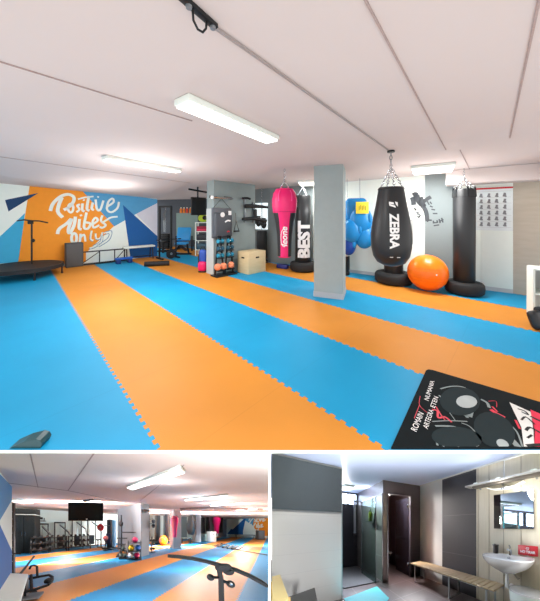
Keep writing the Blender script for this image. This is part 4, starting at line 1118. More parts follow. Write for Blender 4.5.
t.part('base_pad', M().rbox(rp(31, 596.5, 2.12), (.34, .22, .05), .02, .3), DGREY)

# machines along the white wall
def along(px, off): return BB.at(px, 0, off)
ybb = BB.yaw()
def low_rack(px, label, L=1.3):
    c = along(px, 1.5)
    t = Thing('dumbbell_rack', label, 'rack', B, c, ybb, 'dumbbell racks of the lower view')
    for x in (-L / 2, L / 2): t.part('upright', M().bar((x, 0, 0), (x, .12, .85), .06, .06), IRON)
    for z in (.2, .5, .8): t.part('shelf', M().box((0, .02 + z * .1, z), (L, .2, .03)), IRON)
    R_ = Matrix.Rotation(ybb, 3, 'Z')
    n = 3 if L < 1 else 5
    for z in (.216, .516, .816):
        for k in range(n):
            q = c + R_ @ Vector((-L / 2 + .14 + k * (L - .28) / (n - 1), .02 + (z - .016) * .1, z))
            dm_ = M().lathe([(0, -.1), (.06, -.1), (.06, -.05), (.02, -.05), (.02, .05), (.06, .05), (.06, .1), (0, .1)], (0, 0, .061), 10, axis=(0, 1, 0))
            solo('dumbbell', 'small black dumbbell on the ' + label, 'dumbbell', B, q, dm_, RUBBER, ybb, 'dumbbells on the ' + label)
low_rack(41, 'dumbbell rack against the white wall, beside the dark locker', .8)
low_rack(58, 'dumbbell rack against the white wall, between locker and television', .8)
low_rack(80, 'dumbbell rack below the hanging television', 1.2)
for px, off, h, lab in ((42, .45, 1.55, 'grey cable machine on the white wall between the locker and the television'), (60, .45, 1.65, 'cable machine just left of the television'), (77, .45, 1.85, 'cable machine under the left end of the television'),
                        (92, .45, 1.9, 'cable machine under the right half of the television'), ):
    cable_machine(B, along(px, off), ybb, lab, h)
c = BB.pt(40.5, 521, .12)
t = Thing('wall_rack', 'small black pull up rack high on the white wall of the lower view', 'wall rack', B, c, ybb)
t.part('bar', M().tube([(-.28, -.1, 0), (.28, -.1, 0)], .025), IRON)
for x in (-.18, .18): t.part('bracket', M().bar((x, .08, .18), (x, -.1, -.02), .04, .05), IRON)
t.part('top_plate', M().rbox((0, .0, .17), (.22, .08, .12), .02), IRON)
c = B.pl(100.5, 527.5, 7.6)
t = Thing('plate_stand', 'slim grey stand with a peg right of the television', 'stand', B, (c.x, c.y, 0), -.1)
t.part('peg', M().tube([(0, -.08, c.z), (0, .1, c.z)], .028), STEEL)
t.part('post', M().bar((0, .1, 0), (0, .1, c.z + .3), .07, .06), IRON)
t.part('foot', M().box((0, .05, .02), (.36, .4, .04)), IRON)
t = Thing('weight_plate', 'red weight plate on the stand right of the television', 'weight plate', B, c, -.1)
t.part('disc', M().lathe([(.03, -.03), (.24, -.03), (.25, 0), (.24, .03), (.03, .03)], (0, 0, 0), 24, axis=(0, 1, 0), closed=True), mat('plate_red', (190, 44, 54), .5))
t.part('hub', M().lathe([(.03, -.035), (.06, -.035), (.06, .035), (.03, .035)], (0, 0, 0), 16, axis=(0, 1, 0), closed=True), STEEL)
c = B.fl(109, 549)
t = Thing('power_tower', 'dark navy padded training tower left of the grey block', 'gym station', B, (c.x, c.y + .3, 0), -.5)
t.part('column', M().rbox((0, 0, .95), (.3, .3, 1.8), .03), mat('tower_dark', (44, 50, 60), .5))
t.part('front_pad', M().rbox((.02, -.17, .62), (.36, .1, .7), .04), mat('tower_navy', (28, 44, 84), .5))
t.part('side_panel', M().rbox((.34, 0, .95), (.16, .2, 1.7), .02), mat('tower_blue', (96, 160, 205), .5))
t.part('grip', M().tube([(-.3, -.2, 1.45), (.3, -.2, 1.45)], .03), IRON)
t.part('base', M().rbox((.1, -.1, .04), (.8, .7, .08), .02), IRON)
c = B.pl(105.5, 527, 6.5)
t = Thing('ball_stand', 'low black stand under a salmon ball before the dark training tower', 'stand', B, (c.x, c.y, 0))
t.part('base', M().lathe([(0, 0), (.16, 0), (.16, .03), (0, .05)], n=16), IRON)
t.part('post', M().lathe([(0, .04), (.03, .04), (.03, .5), (.1, .575), (.0, .575)], n=16), IRON)
t = Thing('wall_ball', 'salmon ball on a low stand before the dark training tower', 'ball', B, (c.x, c.y, .576))
t.part('body', M().ell((0, 0, .15), (.15, .15, .15), 20, 14), mat('ball_salmon', (214, 110, 104), .5))
t.part('seam', M().torus((0, 0, .15), .1505, .004, (.4, 0, 1), 24, 6), mat('ball_salmon_seam', (150, 76, 72), .5))

# pull-up rail and ball rack on the block
c = B.pl(121.5, 527, 5.3); R0 = Vector((c.x, c.y, 0))
t = Thing('stall_bars', 'black tube training frame in front of the grey block of the lower view', 'frame', B, R0)
z1 = B.pl(121.5, 515, 5.3).z
t.part('upright', M().tube([(0, 0, .02), (0, 0, z1)], .03), IRON)
t.part('upright', M().tube([(-.13, .25, .02), (-.13, .25, z1)], .028), STEEL)
for px, py, dx in ((122, 532.3, .68), (118, 538.2, .5)):
    zz = B.pl(px, py, 5.3).z; x0 = -.0 if dx > .6 else -.22
    t.part('rail', M().tube([(x0, -.02, zz), (x0 + dx, -.02, zz)], .024), IRON)
t.part('rail', M().tube([(-.22, -.02, .55), (.2, -.02, .55)], .02), IRON)
t.part('rail', M().tube([(-.22, -.02, .35), (.2, -.02, .35)], .02), IRON)
t.part('head_pad', M().ell((-.02, -.04, 1.52), (.11, .08, .13), 16, 10), RUBBER)
t.part('foot', M().box((0, .05, .015), (.45, .6, .03)), IRON)
c = Vector((.02, 4.68, 0))
t = Thing('ball_rack', 'black three level rack holding coloured medicine balls', 'rack', B, c, .0)
for x in (-.27, .27):
    for y in (-.13, .13): t.part('upright', M().tube([(x, y, 0), (x, y, .78)], .014), IRON)
for z in (.05, .36, .70):
    sf_ = t.part('shelf', M().box((0, 0, z), (.54, .26, .014)), IRON)
for x, z, col, nm, lab in ((.03, .707, (214, 52, 120), 'pink', 'pink medicine ball alone on the top shelf of the ball rack'), (-.13, .367, (240, 196, 40), 'yellow', 'yellow medicine ball on the middle shelf of the ball rack'), (.14, .367, (50, 120, 200), 'blue', 'blue medicine ball on the middle shelf of the ball rack'),
                           (-.15, .057, (232, 220, 216), 'white', 'off white medicine ball on the bottom shelf of the ball rack'), (.10, .057, (206, 34, 90), 'magenta', 'magenta medicine ball on the bottom shelf of the ball rack')):
    tb = Thing('medicine_ball', lab, 'ball', B, (c.x + x, c.y, z), 0, 'medicine balls on the ball rack')
    tb.part('body', M().ell((0, 0, .125), (.125, .125, .125), 20, 14), mat('ball_' + nm, col, .45))
    tb.part('seam', M().torus((0, 0, .125), .1255, .004, (.4, 0, 1), 24, 6), mat('ball_seam_' + nm, tuple(int(v * .7) for v in col), .5))
c = B.pl(125.0, 527, 4.85)
t = Thing('kettlebell_stand', 'dark stand of kettlebells left of the coloured balls', 'rack', B, (c.x - .08, c.y - .02, 0))
t.part('base', M().rbox((0, 0, .03), (.36, .3, .06), .02), IRON)
t.part('upper_shelf', M().rbox((0, .06, .33), (.3, .2, .025), .008), IRON)
for x in (-.14, .14): t.part('post', M().bar((x, .12, .05), (x, .12, .33), .03, .03), IRON)
k0 = Vector((c.x - .08, c.y - .02, 0))
for x, y, z, lab in ((-.09, -.05, .061, 'dark kettlebell low on its stand, farther from the coloured balls'), (.1, -.05, .061, 'dark kettlebell low on its stand, next to the coloured balls'), (.0, .06, .344, 'dark kettlebell alone on the upper shelf of its stand')):
    t = Thing('kettlebell', lab, 'kettlebell', B, k0 + Vector((x, y, z)), 0, 'kettlebells on the stand')
    t.part('body', M().ell((0, 0, .09), (.085, .085, .09), 16, 10), mat('bell_green', (52, 66, 62), .5))
    t.part('handle', M().tube([(-.05, 0, .16), (-.045, 0, .22), (.045, 0, .22), (.05, 0, .16)], .013, 6), IRON)
# gear on the block's narrow end
c = BE.pt(145.3, 511, .08)
t = Thing('wall_bracket', 'dark bar bracket on the narrow end of the lower grey block', 'bracket', B, c, BE.yaw())
t.part('bar', M().tube([(-.2, -.12, 0), (.2, -.12, 0)], .03), IRON)
t.part('plate', M().rbox((0, .03, 0), (.2, .08, .16), .02), DGREY)
for k, (py, m_, lab) in enumerate(((521.5, DGREY, 'upper grey glove on the right edge of the lower grey block'), (526, BLACK, 'middle black glove on the right edge of the lower grey block'))):
    c = BE.pt(149.3, py, .02) + Vector((.2, .0, 0))
    t = Thing('boxing_glove', lab, 'boxing glove', B, c, 0, 'gloves on the lower block')
    t.part('mitt', M().ell((0, 0, 0), (.09, .09, .10), 14, 10), m_)
    t.part('thumb', M().ell((-.06, -.04, .02), (.04, .04, .07), 10, 8), m_)
    t.part('hook', M().tube([(-.2, .0, .1), (0, 0, .14)], .012, 6), IRON)
c = B.fl(149.3, 552)
t = Thing('dumbbell_rack', 'slim dumbbell tower at the right edge of the lower grey block', 'rack', B, (c.x + .13, c.y, 0), .6)
t.part('post', M().bar((0, 0, 0), (0, 0, .85), .05, .05), IRON)
t.part('base', M().rbox((0, 0, .02), (.3, .3, .04), .01), IRON)
for z, m_ in ((.2, RUBBER), (.42, IRON), (.64, RUBBER)):
    t.part('cradle', M().lathe([(0, -.12), (.07, -.12), (.07, -.06), (.02, -.05), (.02, .05), (.07, .06), (.07, .12), (0, .12)], (0, -.06, z), 12, axis=(1, 0, 0)), m_)

# far bags, ball, glove rows
def mini_bag(px, d, ytop, ybot, r, m_, label, name='heavy_bag', foot=True, shape=None):
    p = B.pl(px, 527, d); zt, zb = B.pl(px, ytop, d).z, max(.02, B.pl(px, ybot, d).z)
    t = Thing(name, label, 'punching bag', B, (p.x, p.y, 0), 0)
    h = zt - zb
    if shape == 'angle':
        pr = [(0, zb), (r * .55, zb), (r * .6, zb + h * .2), (r * .75, zb + h * .5), (r, zb + h * .72), (r, zb + h * .9), (r * .6, zt), (0, zt)]
    elif shape == 'tear':
        pr = [(0, zb), (r * .6, zb + .03), (r, zb + h * .3), (r * .95, zb + h * .5), (r * .6, zt - .02), (0, zt)]
    else: pr = [(0, zb), (r, zb), (r, zt - .04), (r * .85, zt), (0, zt)]
    t.part('body', M().lathe(pr, n=24), m_)
    t.part('hanger', M().tube([(0, 0, zt), (0, 0, H)], .012, 6), STEEL)
    if foot and zb < .3: t.part('foot', M().torus((0, 0, .12), r * 1.5, .11, n=24), RUBBER)
    return t
mini_bag(157.3, 9.2, 515.5, 540, .24, BLACK, 'dark heavy bag left of the small orange ball in the lower view')
mini_bag(167.3, 8.8, 514.5, 540, .2, BLACK, 'dark heavy bag right of the small orange ball in the lower view')
mini_bag(174.6, 6.75, 516, 537.3, .22, PINK, 'small pink bag hanging before the first grey column of the lower view', 'angle_bag', False, 'angle')
mini_bag(191, 9.6, 515.5, 535, .36, BLACK, 'wide dark bag between the first two columns of the lower view', 'teardrop_bag', False, 'tear')
mini_bag(203.0, 11.4, 517.5, 532, .17, mat('bag_charcoal', (60, 64, 66), .5), 'charcoal bag between the second and farthest columns of the lower view', 'heavy_bag', False)
mini_bag(207.8, 11.3, 517, 532, .19, BLACK, 'dark bag in front of the farthest grey column', 'teardrop_bag', False, 'tear')
mini_bag(216.5, 11.8, 516.5, 533.5, .36, PINK, 'pink bag at the far end of the lower view beside the mural', 'angle_bag', False, 'angle')
mini_bag(220.2, 12.2, 518, 532.5, .26, BLACK, 'black bag right beside the far pink bag', 'heavy_bag', False)
c = B.pl(163.3, 527, 8.3)
t = Thing('exercise_ball', 'small orange exercise ball between two dark bags of the lower view', 'ball', B, (c.x, c.y, 0))
t.part('body', M().ell((0, 0, .37), (.31, .31, .37), 24, 16), ORANGE)
t.part('grip_rings', M().torus((0, 0, .37), .311, .004, n=30, k=6), mat('orange_ring', (240, 105, 12), .35))
for px, d, w, h, m_, lab in ((183.6, 9.4, .62, .5, mat('bench_slate', (70, 84, 84), .5), 'low dark bench beyond the pink bag in the lower view'),):
    c = B.pl(px + 2, 527, d)
    t = Thing('weight_bench', lab, 'bench', B, (c.x, c.y, 0))
    t.part('pad', M().rbox((0, 0, h - .04), (w * 1.6, .35, .08), .02), m_)
    for x in (-.35, .35): t.part('leg', M().box((x, 0, (h - .08) / 2), (.07, .3, h - .08)), IRON)
for px, d, h, m_, lab in ((202.3, 10.9, .72, mat('box_mint', (196, 212, 200), .6), 'pale mint crate between the far columns of the lower view'), (211.5, 10.5, .95, mat('box_offwhite', (214, 214, 208), .6), 'tall off white crate before the farthest column')):
    c = B.pl(px, 527, d)
    t = Thing('plyo_box', lab, 'box', B, (c.x, c.y, 0))
    t.part('carcass', M().rbox((0, 0, h / 2), (.55, .5, h), .01), m_)
    t.part('hand_hole', M().rbox((0, -.25, h * .7), (.14, .012, .05), .01), mat('hole_dark', (60, 48, 36), .8))
c = B.pl(262, 527, 12.2)
t = Thing('floor_speaker', 'small dark speaker below the lettering of the far mural', 'speaker', B, (c.x - .2, c.y, 0), -.3)
t.part('cabinet', M().rbox((0, 0, .5), (.55, .4, 1.0), .02), mat('speaker_dark', (74, 70, 66), .6))
t.part('grille', M().rbox((0, -.2, .5), (.48, .02, .9), .01), DGREY)
c = B.pl(245, 527, 13.2)
low_bench(B, (c.x, c.y, 0), MB.yaw(), 'low dark bench along the foot of the far mural', 1.9, .42, mat('bench_charcoal', (70, 84, 100), .5))

# things lying on the mats
c = B.fl(228, 546.5)
t = Thing('floor_frame', 'flat black ladder frame lying on the mats of the lower view', 'ladder frame', B, (c.x, c.y, 0))
def rl(px, py): return B.fl(px, py, .05) - Vector((c.x, c.y, 0))
k = [rl(214, 545.8), rl(220.5, 543.6), rl(243, 546.4), rl(237.5, 549.6)]
t.part('outer_frame', M().tube(k, .045, 8, True), IRON)
for u in (.2, .42, .62, .8): t.part('rung', M().tube([k[0].lerp(k[3], u), k[1].lerp(k[2], u)], .06, 8), RUBBER)
a = B.fl(188, 541, .02); b = B.fl(267.5, 555, .02)
solo('floor_rope', 'thin dark rope stretched across the mats of the lower view', 'rope', B, (a.x, a.y, 0), M().tube([Vector((0, 0, .02)), (b - a) * .5 + Vector((0, 0, .02)), b - a + Vector((0, 0, .02))], .03, 6), IRON)

# T handle of the trampoline the camera stood on
D_ = .95
def hp(px, py, d=D_): return B.pl(px, py, d)
base = hp(222, 566); B0 = Vector((base.x, base.y, 0))
t = Thing('trampoline_handle', 'black curved T handlebar on a post in the near foreground of the lower view', 'handlebar', B, B0)
t.part('handle_bar', M().tube([hp(x, y) - B0 for x, y in ((168, 556), (178, 556.6), (192, 558.4), (206, 561.2), (216, 564), (224, 566.4), (236, 570), (250, 576), (260, 581.5), (267.2, 586.2))], [.013, .016, .017, .018, .02, .021, .02, .02, .02, .015], 10), MATT)
t.part('clamp', M().rbox(hp(223, 567.5) - B0, (.12, .06, .07), .025, seg=3), MATT)
t.part('clamp_collar', M().ell(hp(228, 571) - B0, (.04, .04, .035), 14, 10), MATT)
t.part('handle_post', M().tube([hp(219, 569) - B0, hp(221, 580) - B0, hp(221.5, 606) - B0, Vector((-.02, 0, .02))], .02, 10), MATT)
kn = t.part('knob', M().ell(hp(210.5, 577.3) - B0, (.028, .028, .028), 14, 10), MATT)
t.part('knob_stem', M().tube([hp(210.5, 577.3) - B0, hp(221, 577.5) - B0], .012, 8), MATT)
t.part('knob', M().ell(hp(230.5, 584) - B0, (.03, .03, .03), 14, 10), MATT)
t.part('knob_stem', M().tube([hp(230.5, 584) - B0, hp(221, 580) - B0], .013, 8), MATT)
t.part('bolt', M().lathe([(0, 0), (.012, 0), (.012, .01), (0, .011)], hp(230.5, 584, D_ - .028) - B0, 10, axis=(0, -1, 0)), CHROME)
t.part('foot_plate', M().lathe([(0, 0), (.12, 0), (.12, .02), (0, .024)], (-.02, 0, 0), 20), MATT)

# fill lamps added out of sight behind the television, grey block and first column
def hidden_fill(loc, aim, sx, sy, watts):
    l = bpy.data.lights.new('hidden_fill', 'AREA'); l.shape = 'RECTANGLE'; l.size = sx; l.size_y = sy; l.energy = watts; l.color = (1, .99, .98)
    o = bpy.data.objects.new('hidden_fill', l); COL.objects.link(o)
    a, b_ = B.w(Vector(loc)), B.w(Vector(aim)); o.location = a
    o.rotation_euler = (b_ - a).to_track_quat('-Z', 'Y').to_euler()
c = B.pl(86, 527, 4.55)
hidden_fill((c.x, c.y, 1.95), (-4.2, 7.9, 1.2), 1.1, .5, 480)
hidden_fill((.55, 6.6, 1.5), (5.0, 11.0, 1.2), .8, .8, 60)
c = B.pl(175, 527, 7.75)
hidden_fill((c.x, c.y, 1.4), (13.2, 14.4, 1.2), .4, 1.2, 2400)

# ================================================================== THE WASHROOM (lower floor, right)
Wr = WASH
HW = 2.4
al, be = Vector((-.6, .8, 0)), Vector((.8, .6, 0))
def clipx(y): return (270.8 - 405) / 145 * y
tile_floor = tile_mat('floor_tiles', (be.x, be.y), (al.x, al.y), (.6, .6), (98, 80, 76), (150, 134, 128), .45, .008, .15, (.25, .2))
fW = M().poly([(clipx(.95), .95, 0), (3, .95, 0), (3, 2, 0), (-.2, 6.2, 0), (-2.5, 6.2, 0), (clipx(5.6), 5.6, 0)])
struct('floor.002', 'dark brown tiled washroom floor with pale joints', 'floor', Wr, fW, tile_floor, uvxy)
cW = M().poly([(clipx(2.07), 2.07, HW), (3, 2.07, HW), (-.2, 6.2, HW), (-2.5, 6.2, HW), (clipx(5.6), 5.6, HW)])
struct('ceiling.002', 'smooth grey washroom ceiling', 'ceiling', Wr, cW, mat('wash_ceiling', (206, 220, 250), .5, var=.02))
WB = VPlane(Wr, (.40, 3.88), (1.0, 3.08))
def wbseg(pa, pb, m_, name, label, off=0.0):
    a, b = WB.at(pa), WB.at(pb)
    mm = M().slab([a, b, b + Vector((0, 0, HW)), a + Vector((0, 0, HW))], -WB.n * .1)
    return mm
WHW = mat('wash_white_wall', (222, 220, 216), .6, var=.02)
dark_tile = tile_mat('wash_dark_tiles', (0, 1), (0, 1), (.8, .8), (58, 56, 60), (104, 104, 108), .62, .006, .15, (.05, .05))
light_tile = tile_mat('wash_light_tiles', (0, 1), (0, 1), (.3, .3), (206, 206, 204), (194, 194, 194), .4, .005, .03)
woodp = wood_mat('pale_wood_panel', (230, 219, 196), (210, 197, 170), (7, 7, .7), .5, 4)
uvh = lambda p: (p.x * .6 - p.y * .8, p.z)
mm = wbseg(420, 442.2, 0, '', ''); struct('wall_right.002', 'white plastered stretch of the washroom wall behind the bench', 'wall', Wr, mm, WHW)
mm = wbseg(442.2, 476.3, 0, '', ''); struct('wall_right.003', 'dark tiled stretch of the washroom wall behind the bench', 'wall', Wr, mm, dark_tile, uvh)
mm = wbseg(476.3, 575, 0, '', '')
wood_wall = struct('wall_right.004', 'pale wood panelled washroom wall around the basin', 'wall', Wr, mm, woodp)
gv = M()
for px in (478, 489, 503.5, 521): a = WB.at(px, 0, .002); gv.box((a.x, a.y, HW / 2), (.006, .004, HW), WB.yaw())
struct('panel_joint', 'fine dark joints', None, Wr, gv, mat('panel_joint', (160, 146, 122), .7), parent=wood_wall)
tr = M(); tr.bar(WB.at(420, HW - .012, .01), WB.at(575, HW - .012, .01), .02, .024)
struct('trim_3', 'thin pale ceiling trim along the washroom wall', 'trim', Wr, tr, mat('wash_trim', (214, 212, 206), .5))
# partition at the left with a dark glossy upper panel
PE = Vector((-1.15, 2.65, 0)); PS = PE - Vector((.804, .595, 0)) * .95
mm = M().slab([PE, PS, PS + Vector((0, 0, 1.55)), PE + Vector((0, 0, 1.55))], Vector((-.0595, .0804, 0)))
part_w = struct('wall_left.002', 'light grey tiled partition at the left of the washroom', 'wall', Wr, mm, light_tile, uvh)
mm = M().slab([PE + Vector((0, 0, 1.58)), PS + Vector((0, 0, 1.58)), PS + Vector((0, 0, HW - .02)), PE + Vector((0, 0, HW - .02))], Vector((-.04, .05, 0)))
t_up = struct('upper_panel', 'dark glossy upper panel', None, Wr, mm, mat('dark_gloss_panel', (88, 96, 100), .2, var=.05), parent=part_w)
mm = M(); pn = Vector((.02, -.027, 0))
for z, w in ((1.565, .03), (HW - .02, .018)): mm.bar(PE + pn * .3 + Vector((0, 0, z)), PS + pn * .3 + Vector((0, 0, z)), .03, w)
mm.bar(PE + Vector((0, 0, 0)), PE + Vector((0, 0, HW - .02)), .012, .012)
struct('aluminium_trim', 'bright metal trim strips', None, Wr, mm, mat('alu', (200, 204, 206), .35, .7), parent=part_w)

# cubicle: header, pillar, left wall, right jamb, inside
N = Vector((-.51, 3.38, 0)); K = Vector((.40, 3.88, 0)); bb = (K - N).normalized(); aa = Vector((-bb.y, bb.x, 0)); aL = Vector((-.6, .8, 0))
cub_dark = tile_mat('cubicle_dark_tiles', (0, 1), (0, 1), (.62, .62), (74, 68, 74), (104, 98, 100), .3, .006, .15)
mm = M()
def wall_piece(m_, p, q, z0, z1, th, mi=0): m_.slab([p + Vector((0, 0, z0)), q + Vector((0, 0, z0)), q + Vector((0, 0, z1)), p + Vector((0, 0, z1))], th, mi)
wall_piece(mm, N, K, 2.09, HW, aa * .1)
wall_piece(mm, N + bb * .745, K - bb * .005, 0, 2.09, aa * .1)
wall_piece(mm, N, N + bb * .11, 0, 2.09, aa * .1, 1)
wall_piece(mm, N + aa * .1, N + aL * 1.78, 0, 2.09, bb * .08, 1)
wall_piece(mm, N + aa * .1, N + aL * 1.78, 2.09, HW, bb * .08)
struct('wall_cubicle', 'dark tiled front of the toilet cubicle with a grey tiled pillar', 'wall', Wr, mm, [cub_dark, tile_mat('pillar_tiles', (0, 1), (0, 1), (.6, .6), (128, 122, 116), (160, 156, 150), .25, .008, .15)], uvh)
mm = M()
cb0, cb1 = N + bb * .08 + aL * 1.75, K + aL * 1.55
wall_piece(mm, cb0, cb1, 0, HW, aL * .08, 1)
wall_piece(mm, K - bb * .02, cb1 - bb * .02, 0, HW, bb * .06)
wall_piece(mm, N + bb * .085 + aL * .15, N + bb * .085 + aL * 1.72, 0, HW, bb * .01, 1)
struct('wall_cubicle_inside', 'dark brown walls inside the toilet cubicle', 'wall', Wr, mm, [mat('cubicle_inside', (74, 60, 62), .35, var=.15), mat('cubicle_brown', (116, 72, 56), .45, var=.15)])
mm = M()
for p in (N - bb * .012 - aa * .012, N + bb * .118 - aa * .01):
    mm.bar(p, p + Vector((0, 0, 2.09)), .022, .022)
mm.bar(N + bb * .118 - aa * .01 + Vector((0, 0, 2.085)), N + bb * .75 - aa * .01 + Vector((0, 0, 2.085)), .02, .018)
struct('trim_4', 'bright metal edge profiles of the cubicle pillar and door opening', 'trim', Wr, mm, CHROME)
hg = N + bb * .742 + aa * .06
t = Thing('cubicle_door', 'black glossy door standing half open in the toilet cubicle', 'door', Wr, hg)
ld = Vector((-.55, .835, 0))
lm = M().slab([ld * .02, ld * .72, ld * .72 + Vector((0, 0, 2.06)), ld * .02 + Vector((0, 0, 2.06))], Vector((.03, .02, 0)))
lm.v = [v + Vector((0, 0, .012)) for v in lm.v]
t.part('leaf', lm, mat('door_black', (34, 32, 40), .22))
for z in (.33, 1.84): t.part('hinge', M().rbox((-.03, -.02, z), (.06, .03, .09), .008), CHROME, label='bright metal hinge')
t.part('handle', M().tube([ld * .6 + Vector((-.03, -.02, 1.0)), ld * .6 + Vector((-.06, -.05, 1.0)), ld * .48 + Vector((-.06, -.05, 1.0))], .012), CHROME)
# cubicle fittings
c = K + aL * 1.33 - bb * .24
yc = math.atan2(bb.y, bb.x)
t = Thing('toilet', 'white wall hung toilet in the dark cubicle', 'toilet', Wr, c, yc)
rings = [(.06, .10, .27), (.11, .18, .33), (.16, .24, .40), (.17, .25, .43)]
def ringed(rings, cy=0.0, n=28, flat_back=True):
    m_ = M(); vs = []; 
    for rx, ry, z in rings:
        for i in range(n):
            a = 2 * math.pi * i / n; x, y = rx * math.cos(a), ry * math.sin(a)
            if flat_back and y > 0: y = min(y, ry * .75)
            vs.append((x, y + cy, z))
    fs = [(r * n + i, r * n + (i + 1) % n, (r + 1) * n + (i + 1) % n, (r + 1) * n + i) for r in range(len(rings) - 1) for i in range(n)]
    fs += [list(range(n))[::-1], [(len(rings) - 1) * n + i for i in range(n)]]
    return m_.add(vs, fs, 0, True)
CER = mat('white_ceramic', (240, 240, 240), .12, var=.01, spec=.6)
t.part('bowl', ringed(rings), CER)
t.part('seat_lid', ringed([(.165, .245, .432), (.17, .25, .445), (.16, .24, .458)]), CER)
c2 = K + aL * 1.53 - bb * .24
t = Thing('flush_plate', 'pale flush plate on the wall above the toilet', 'flush plate', Wr, (c2.x, c2.y, 1.08), yc)
t.part('plate', M().rbox((0, -.01, 0), (.26, .03, .17), .008), WHITE)
t.part('button', M().rbox((0, -.028, 0), (.12, .012, .1), .006), CHROME)
q = N + bb * .42 + aL * .55
t = Thing('ceiling_light', 'small bright ceiling lamp inside the toilet cubicle', 'ceiling light', Wr, (q.x, q.y, HW), yc)
t.part('housing', M().lathe([(0, -.05), (.14, -.05), (.15, 0), (0, 0)], n=24), WHITE)
t.part('diffuser', M().lathe([(0, -.07), (.1, -.066), (.125, -.05), (0, -.05)], n=24), mat('cubicle_lamp', (235, 240, 255), .5, var=0, emit=30))

def bulb(t, c, watts, rgb, r=.08):
    l = bpy.data.lights.new('lamp', 'POINT'); l.energy = watts; l.color = rgb; l.shadow_soft_size = r
    o = bpy.data.objects.new('lamp', l); COL.objects.link(o); o.parent = t.o
    o.location = t.room.w(t.pos + Matrix.Rotation(t.yaw, 3, 'Z') @ Vector(c)) - t.origin
bulb(t, (0, 0, -.3), 60.0, (1, .94, .9))
# shower niche
sb = N + aL * 1.78
mm = M()
wall_piece(mm, sb, sb - be * 1.6, 0, 2.02, aL * .1)
wall_piece(mm, sb, sb - be * 1.6, 2.34, HW, aL * .1)
struct('wall_shower', 'black tiled back wall of the shower', 'wall', Wr, mm, tile_mat('shower_tiles', (0, 1), (0, 1), (.72, .72), (52, 52, 58), (92, 92, 96), .3, .006, .1), uvh)
mm = M(); wall_piece(mm, sb - be * .01, sb - be * 1.6, 2.02, 2.34, aL * .06)
win = struct('window_1', 'bright frosted strip window above the shower wall', 'window', Wr, mm, mat('frosted_window', (206, 224, 255), .5, var=.05, emit=5.0))
mm = M()
for k in range(5): p = sb - be * (.02 + .28 * k); mm.bar(p + Vector((0, 0, 2.02)), p + Vector((0, 0, 2.34)), .03, .03)
struct('window_frame', 'dark window mullions', None, Wr, mm, IRON, parent=win)
st = M().slab([N + aL * .1 - be * .06, N + aL * 1.76 - be * .06, sb - be * 1.5, N + aL * .2 - be * .8], (0, 0, .02))
st.v = [v + Vector((0, 0, .002)) for v in st.v]
solo('shower_tray', 'dark grey shower tray behind the light partition', 'shower tray', Wr, N + aL * .9 - be * .5, M().add([v - (N + aL * .9 - be * .5) for v in st.v], st.f), mat('tray_grey', (96, 94, 94), .4))
q = Wr.fl(347, 486.5, HW); 
t = Thing('ceiling_light', 'white grilled lamp on the shower ceiling behind the partition', 'ceiling light', Wr, (q.x, q.y, HW), math.atan2(aL.y, aL.x))
t.part('housing', M().rbox((0, 0, -.03), (.5, .26, .05), .01), WHITE)
gr_ = M()
for k in range(7): gr_.box((-.2 + k * .066, 0, -.06), (.02, .22, .02))
t.part('grille', gr_, mat('lamp_grille', (120, 124, 130), .5))
t.part('diffuser', M().box((0, 0, -.056), (.46, .22, .008)), mat('shower_lamp', (235, 242, 255), .5, var=0, emit=3))
bulb(t, (0, 0, -.4), 110.0, (.9, .95, 1))
c = sb - be * .10 - aL * .05
t = Thing('shower_column', 'chrome shower column on the shower wall', 'shower', Wr, c, math.atan2(be.y, be.x))
t.part('panel', M().rbox((0, 0, 1.62), (.07, .04, 1.1), .015), mat('shower_alu', (214, 218, 226), .3, .5))
t.part('head', M().lathe([(0, -.02), (.1, -.02), (.1, 0), (.02, .02), (0, .02)], (0, -.2, 2.1), 20), CHROME)
t.part('arm', M().tube([(0, 0, 2.12), (0, -.2, 2.14), (0, -.2, 2.1)], .012), CHROME)
t.part('mixer', M().tube([(-.08, -.04, 1.06), (.08, -.04, 1.06)], .03), CHROME)
t.part('hose', M().tube([(0, -.04, 1.08), (-.06, -.06, .8), (.02, -.06, .62), (.06, -.05, .9), (.05, -.04, 1.4)], .01), CHROME)
gl_ = M().slab([N + aL * .02 - be * .17 + Vector((0, 0, .025)), N + aL * .9 - be * .17 + Vector((0, 0, .025)), N + aL * .9 - be * .17 + Vector((0, 0, 2.0)), N + aL * .02 - be * .17 + Vector((0, 0, 2.0))], -be * .008)
o0 = N + aL * .4 - be * .17
t = Thing('shower_screen', 'clear glass shower screen beside the grey pillar', 'shower screen', Wr, o0)
t.part('pane', M().add([v - o0 for v in gl_.v], gl_.f), glass_mat('clear_glass', (214, 226, 222), .05))
fr = M()
for s_ in (.02, .9): p = N + aL * s_ - be * .174 - o0; fr.bar(p + Vector((0, 0, .025)), p + Vector((0, 0, 2.0)), .016, .016)
p = N + aL * .02 - be * .174 - o0; q = N + aL * .9 - be * .174 - o0; fr.bar(p + Vector((0, 0, 2.0)), q + Vector((0, 0, 2.0)), .016, .016)
t.part('frame', fr, CHROME)
p = N + aL * .55 - be * .012
t = Thing('shower_shelf', 'dark wire shelf on the grey shower side wall', 'shelf', Wr, (p.x, p.y, 1.45), math.atan2(aL.y, aL.x))
t.part('tray', M().rbox((0, .075, 0), (.34, .11, .02), .006), IRON)
t.part('rail', M().tube([(-.16, .125, .06), (.16, .125, .06)], .007), IRON)
q = p - be * .06
t = Thing('shampoo_bottle', 'yellow green bottle standing on the shower shelf', 'bottle', Wr, (q.x, q.y, 1.463))
t.part('body', M().lathe([(0, 0), (.05, 0), (.052, .02), (.05, .2), (.02, .24), (0, .24)], n=16), mat('bottle_lime', (190, 200, 40), .4))
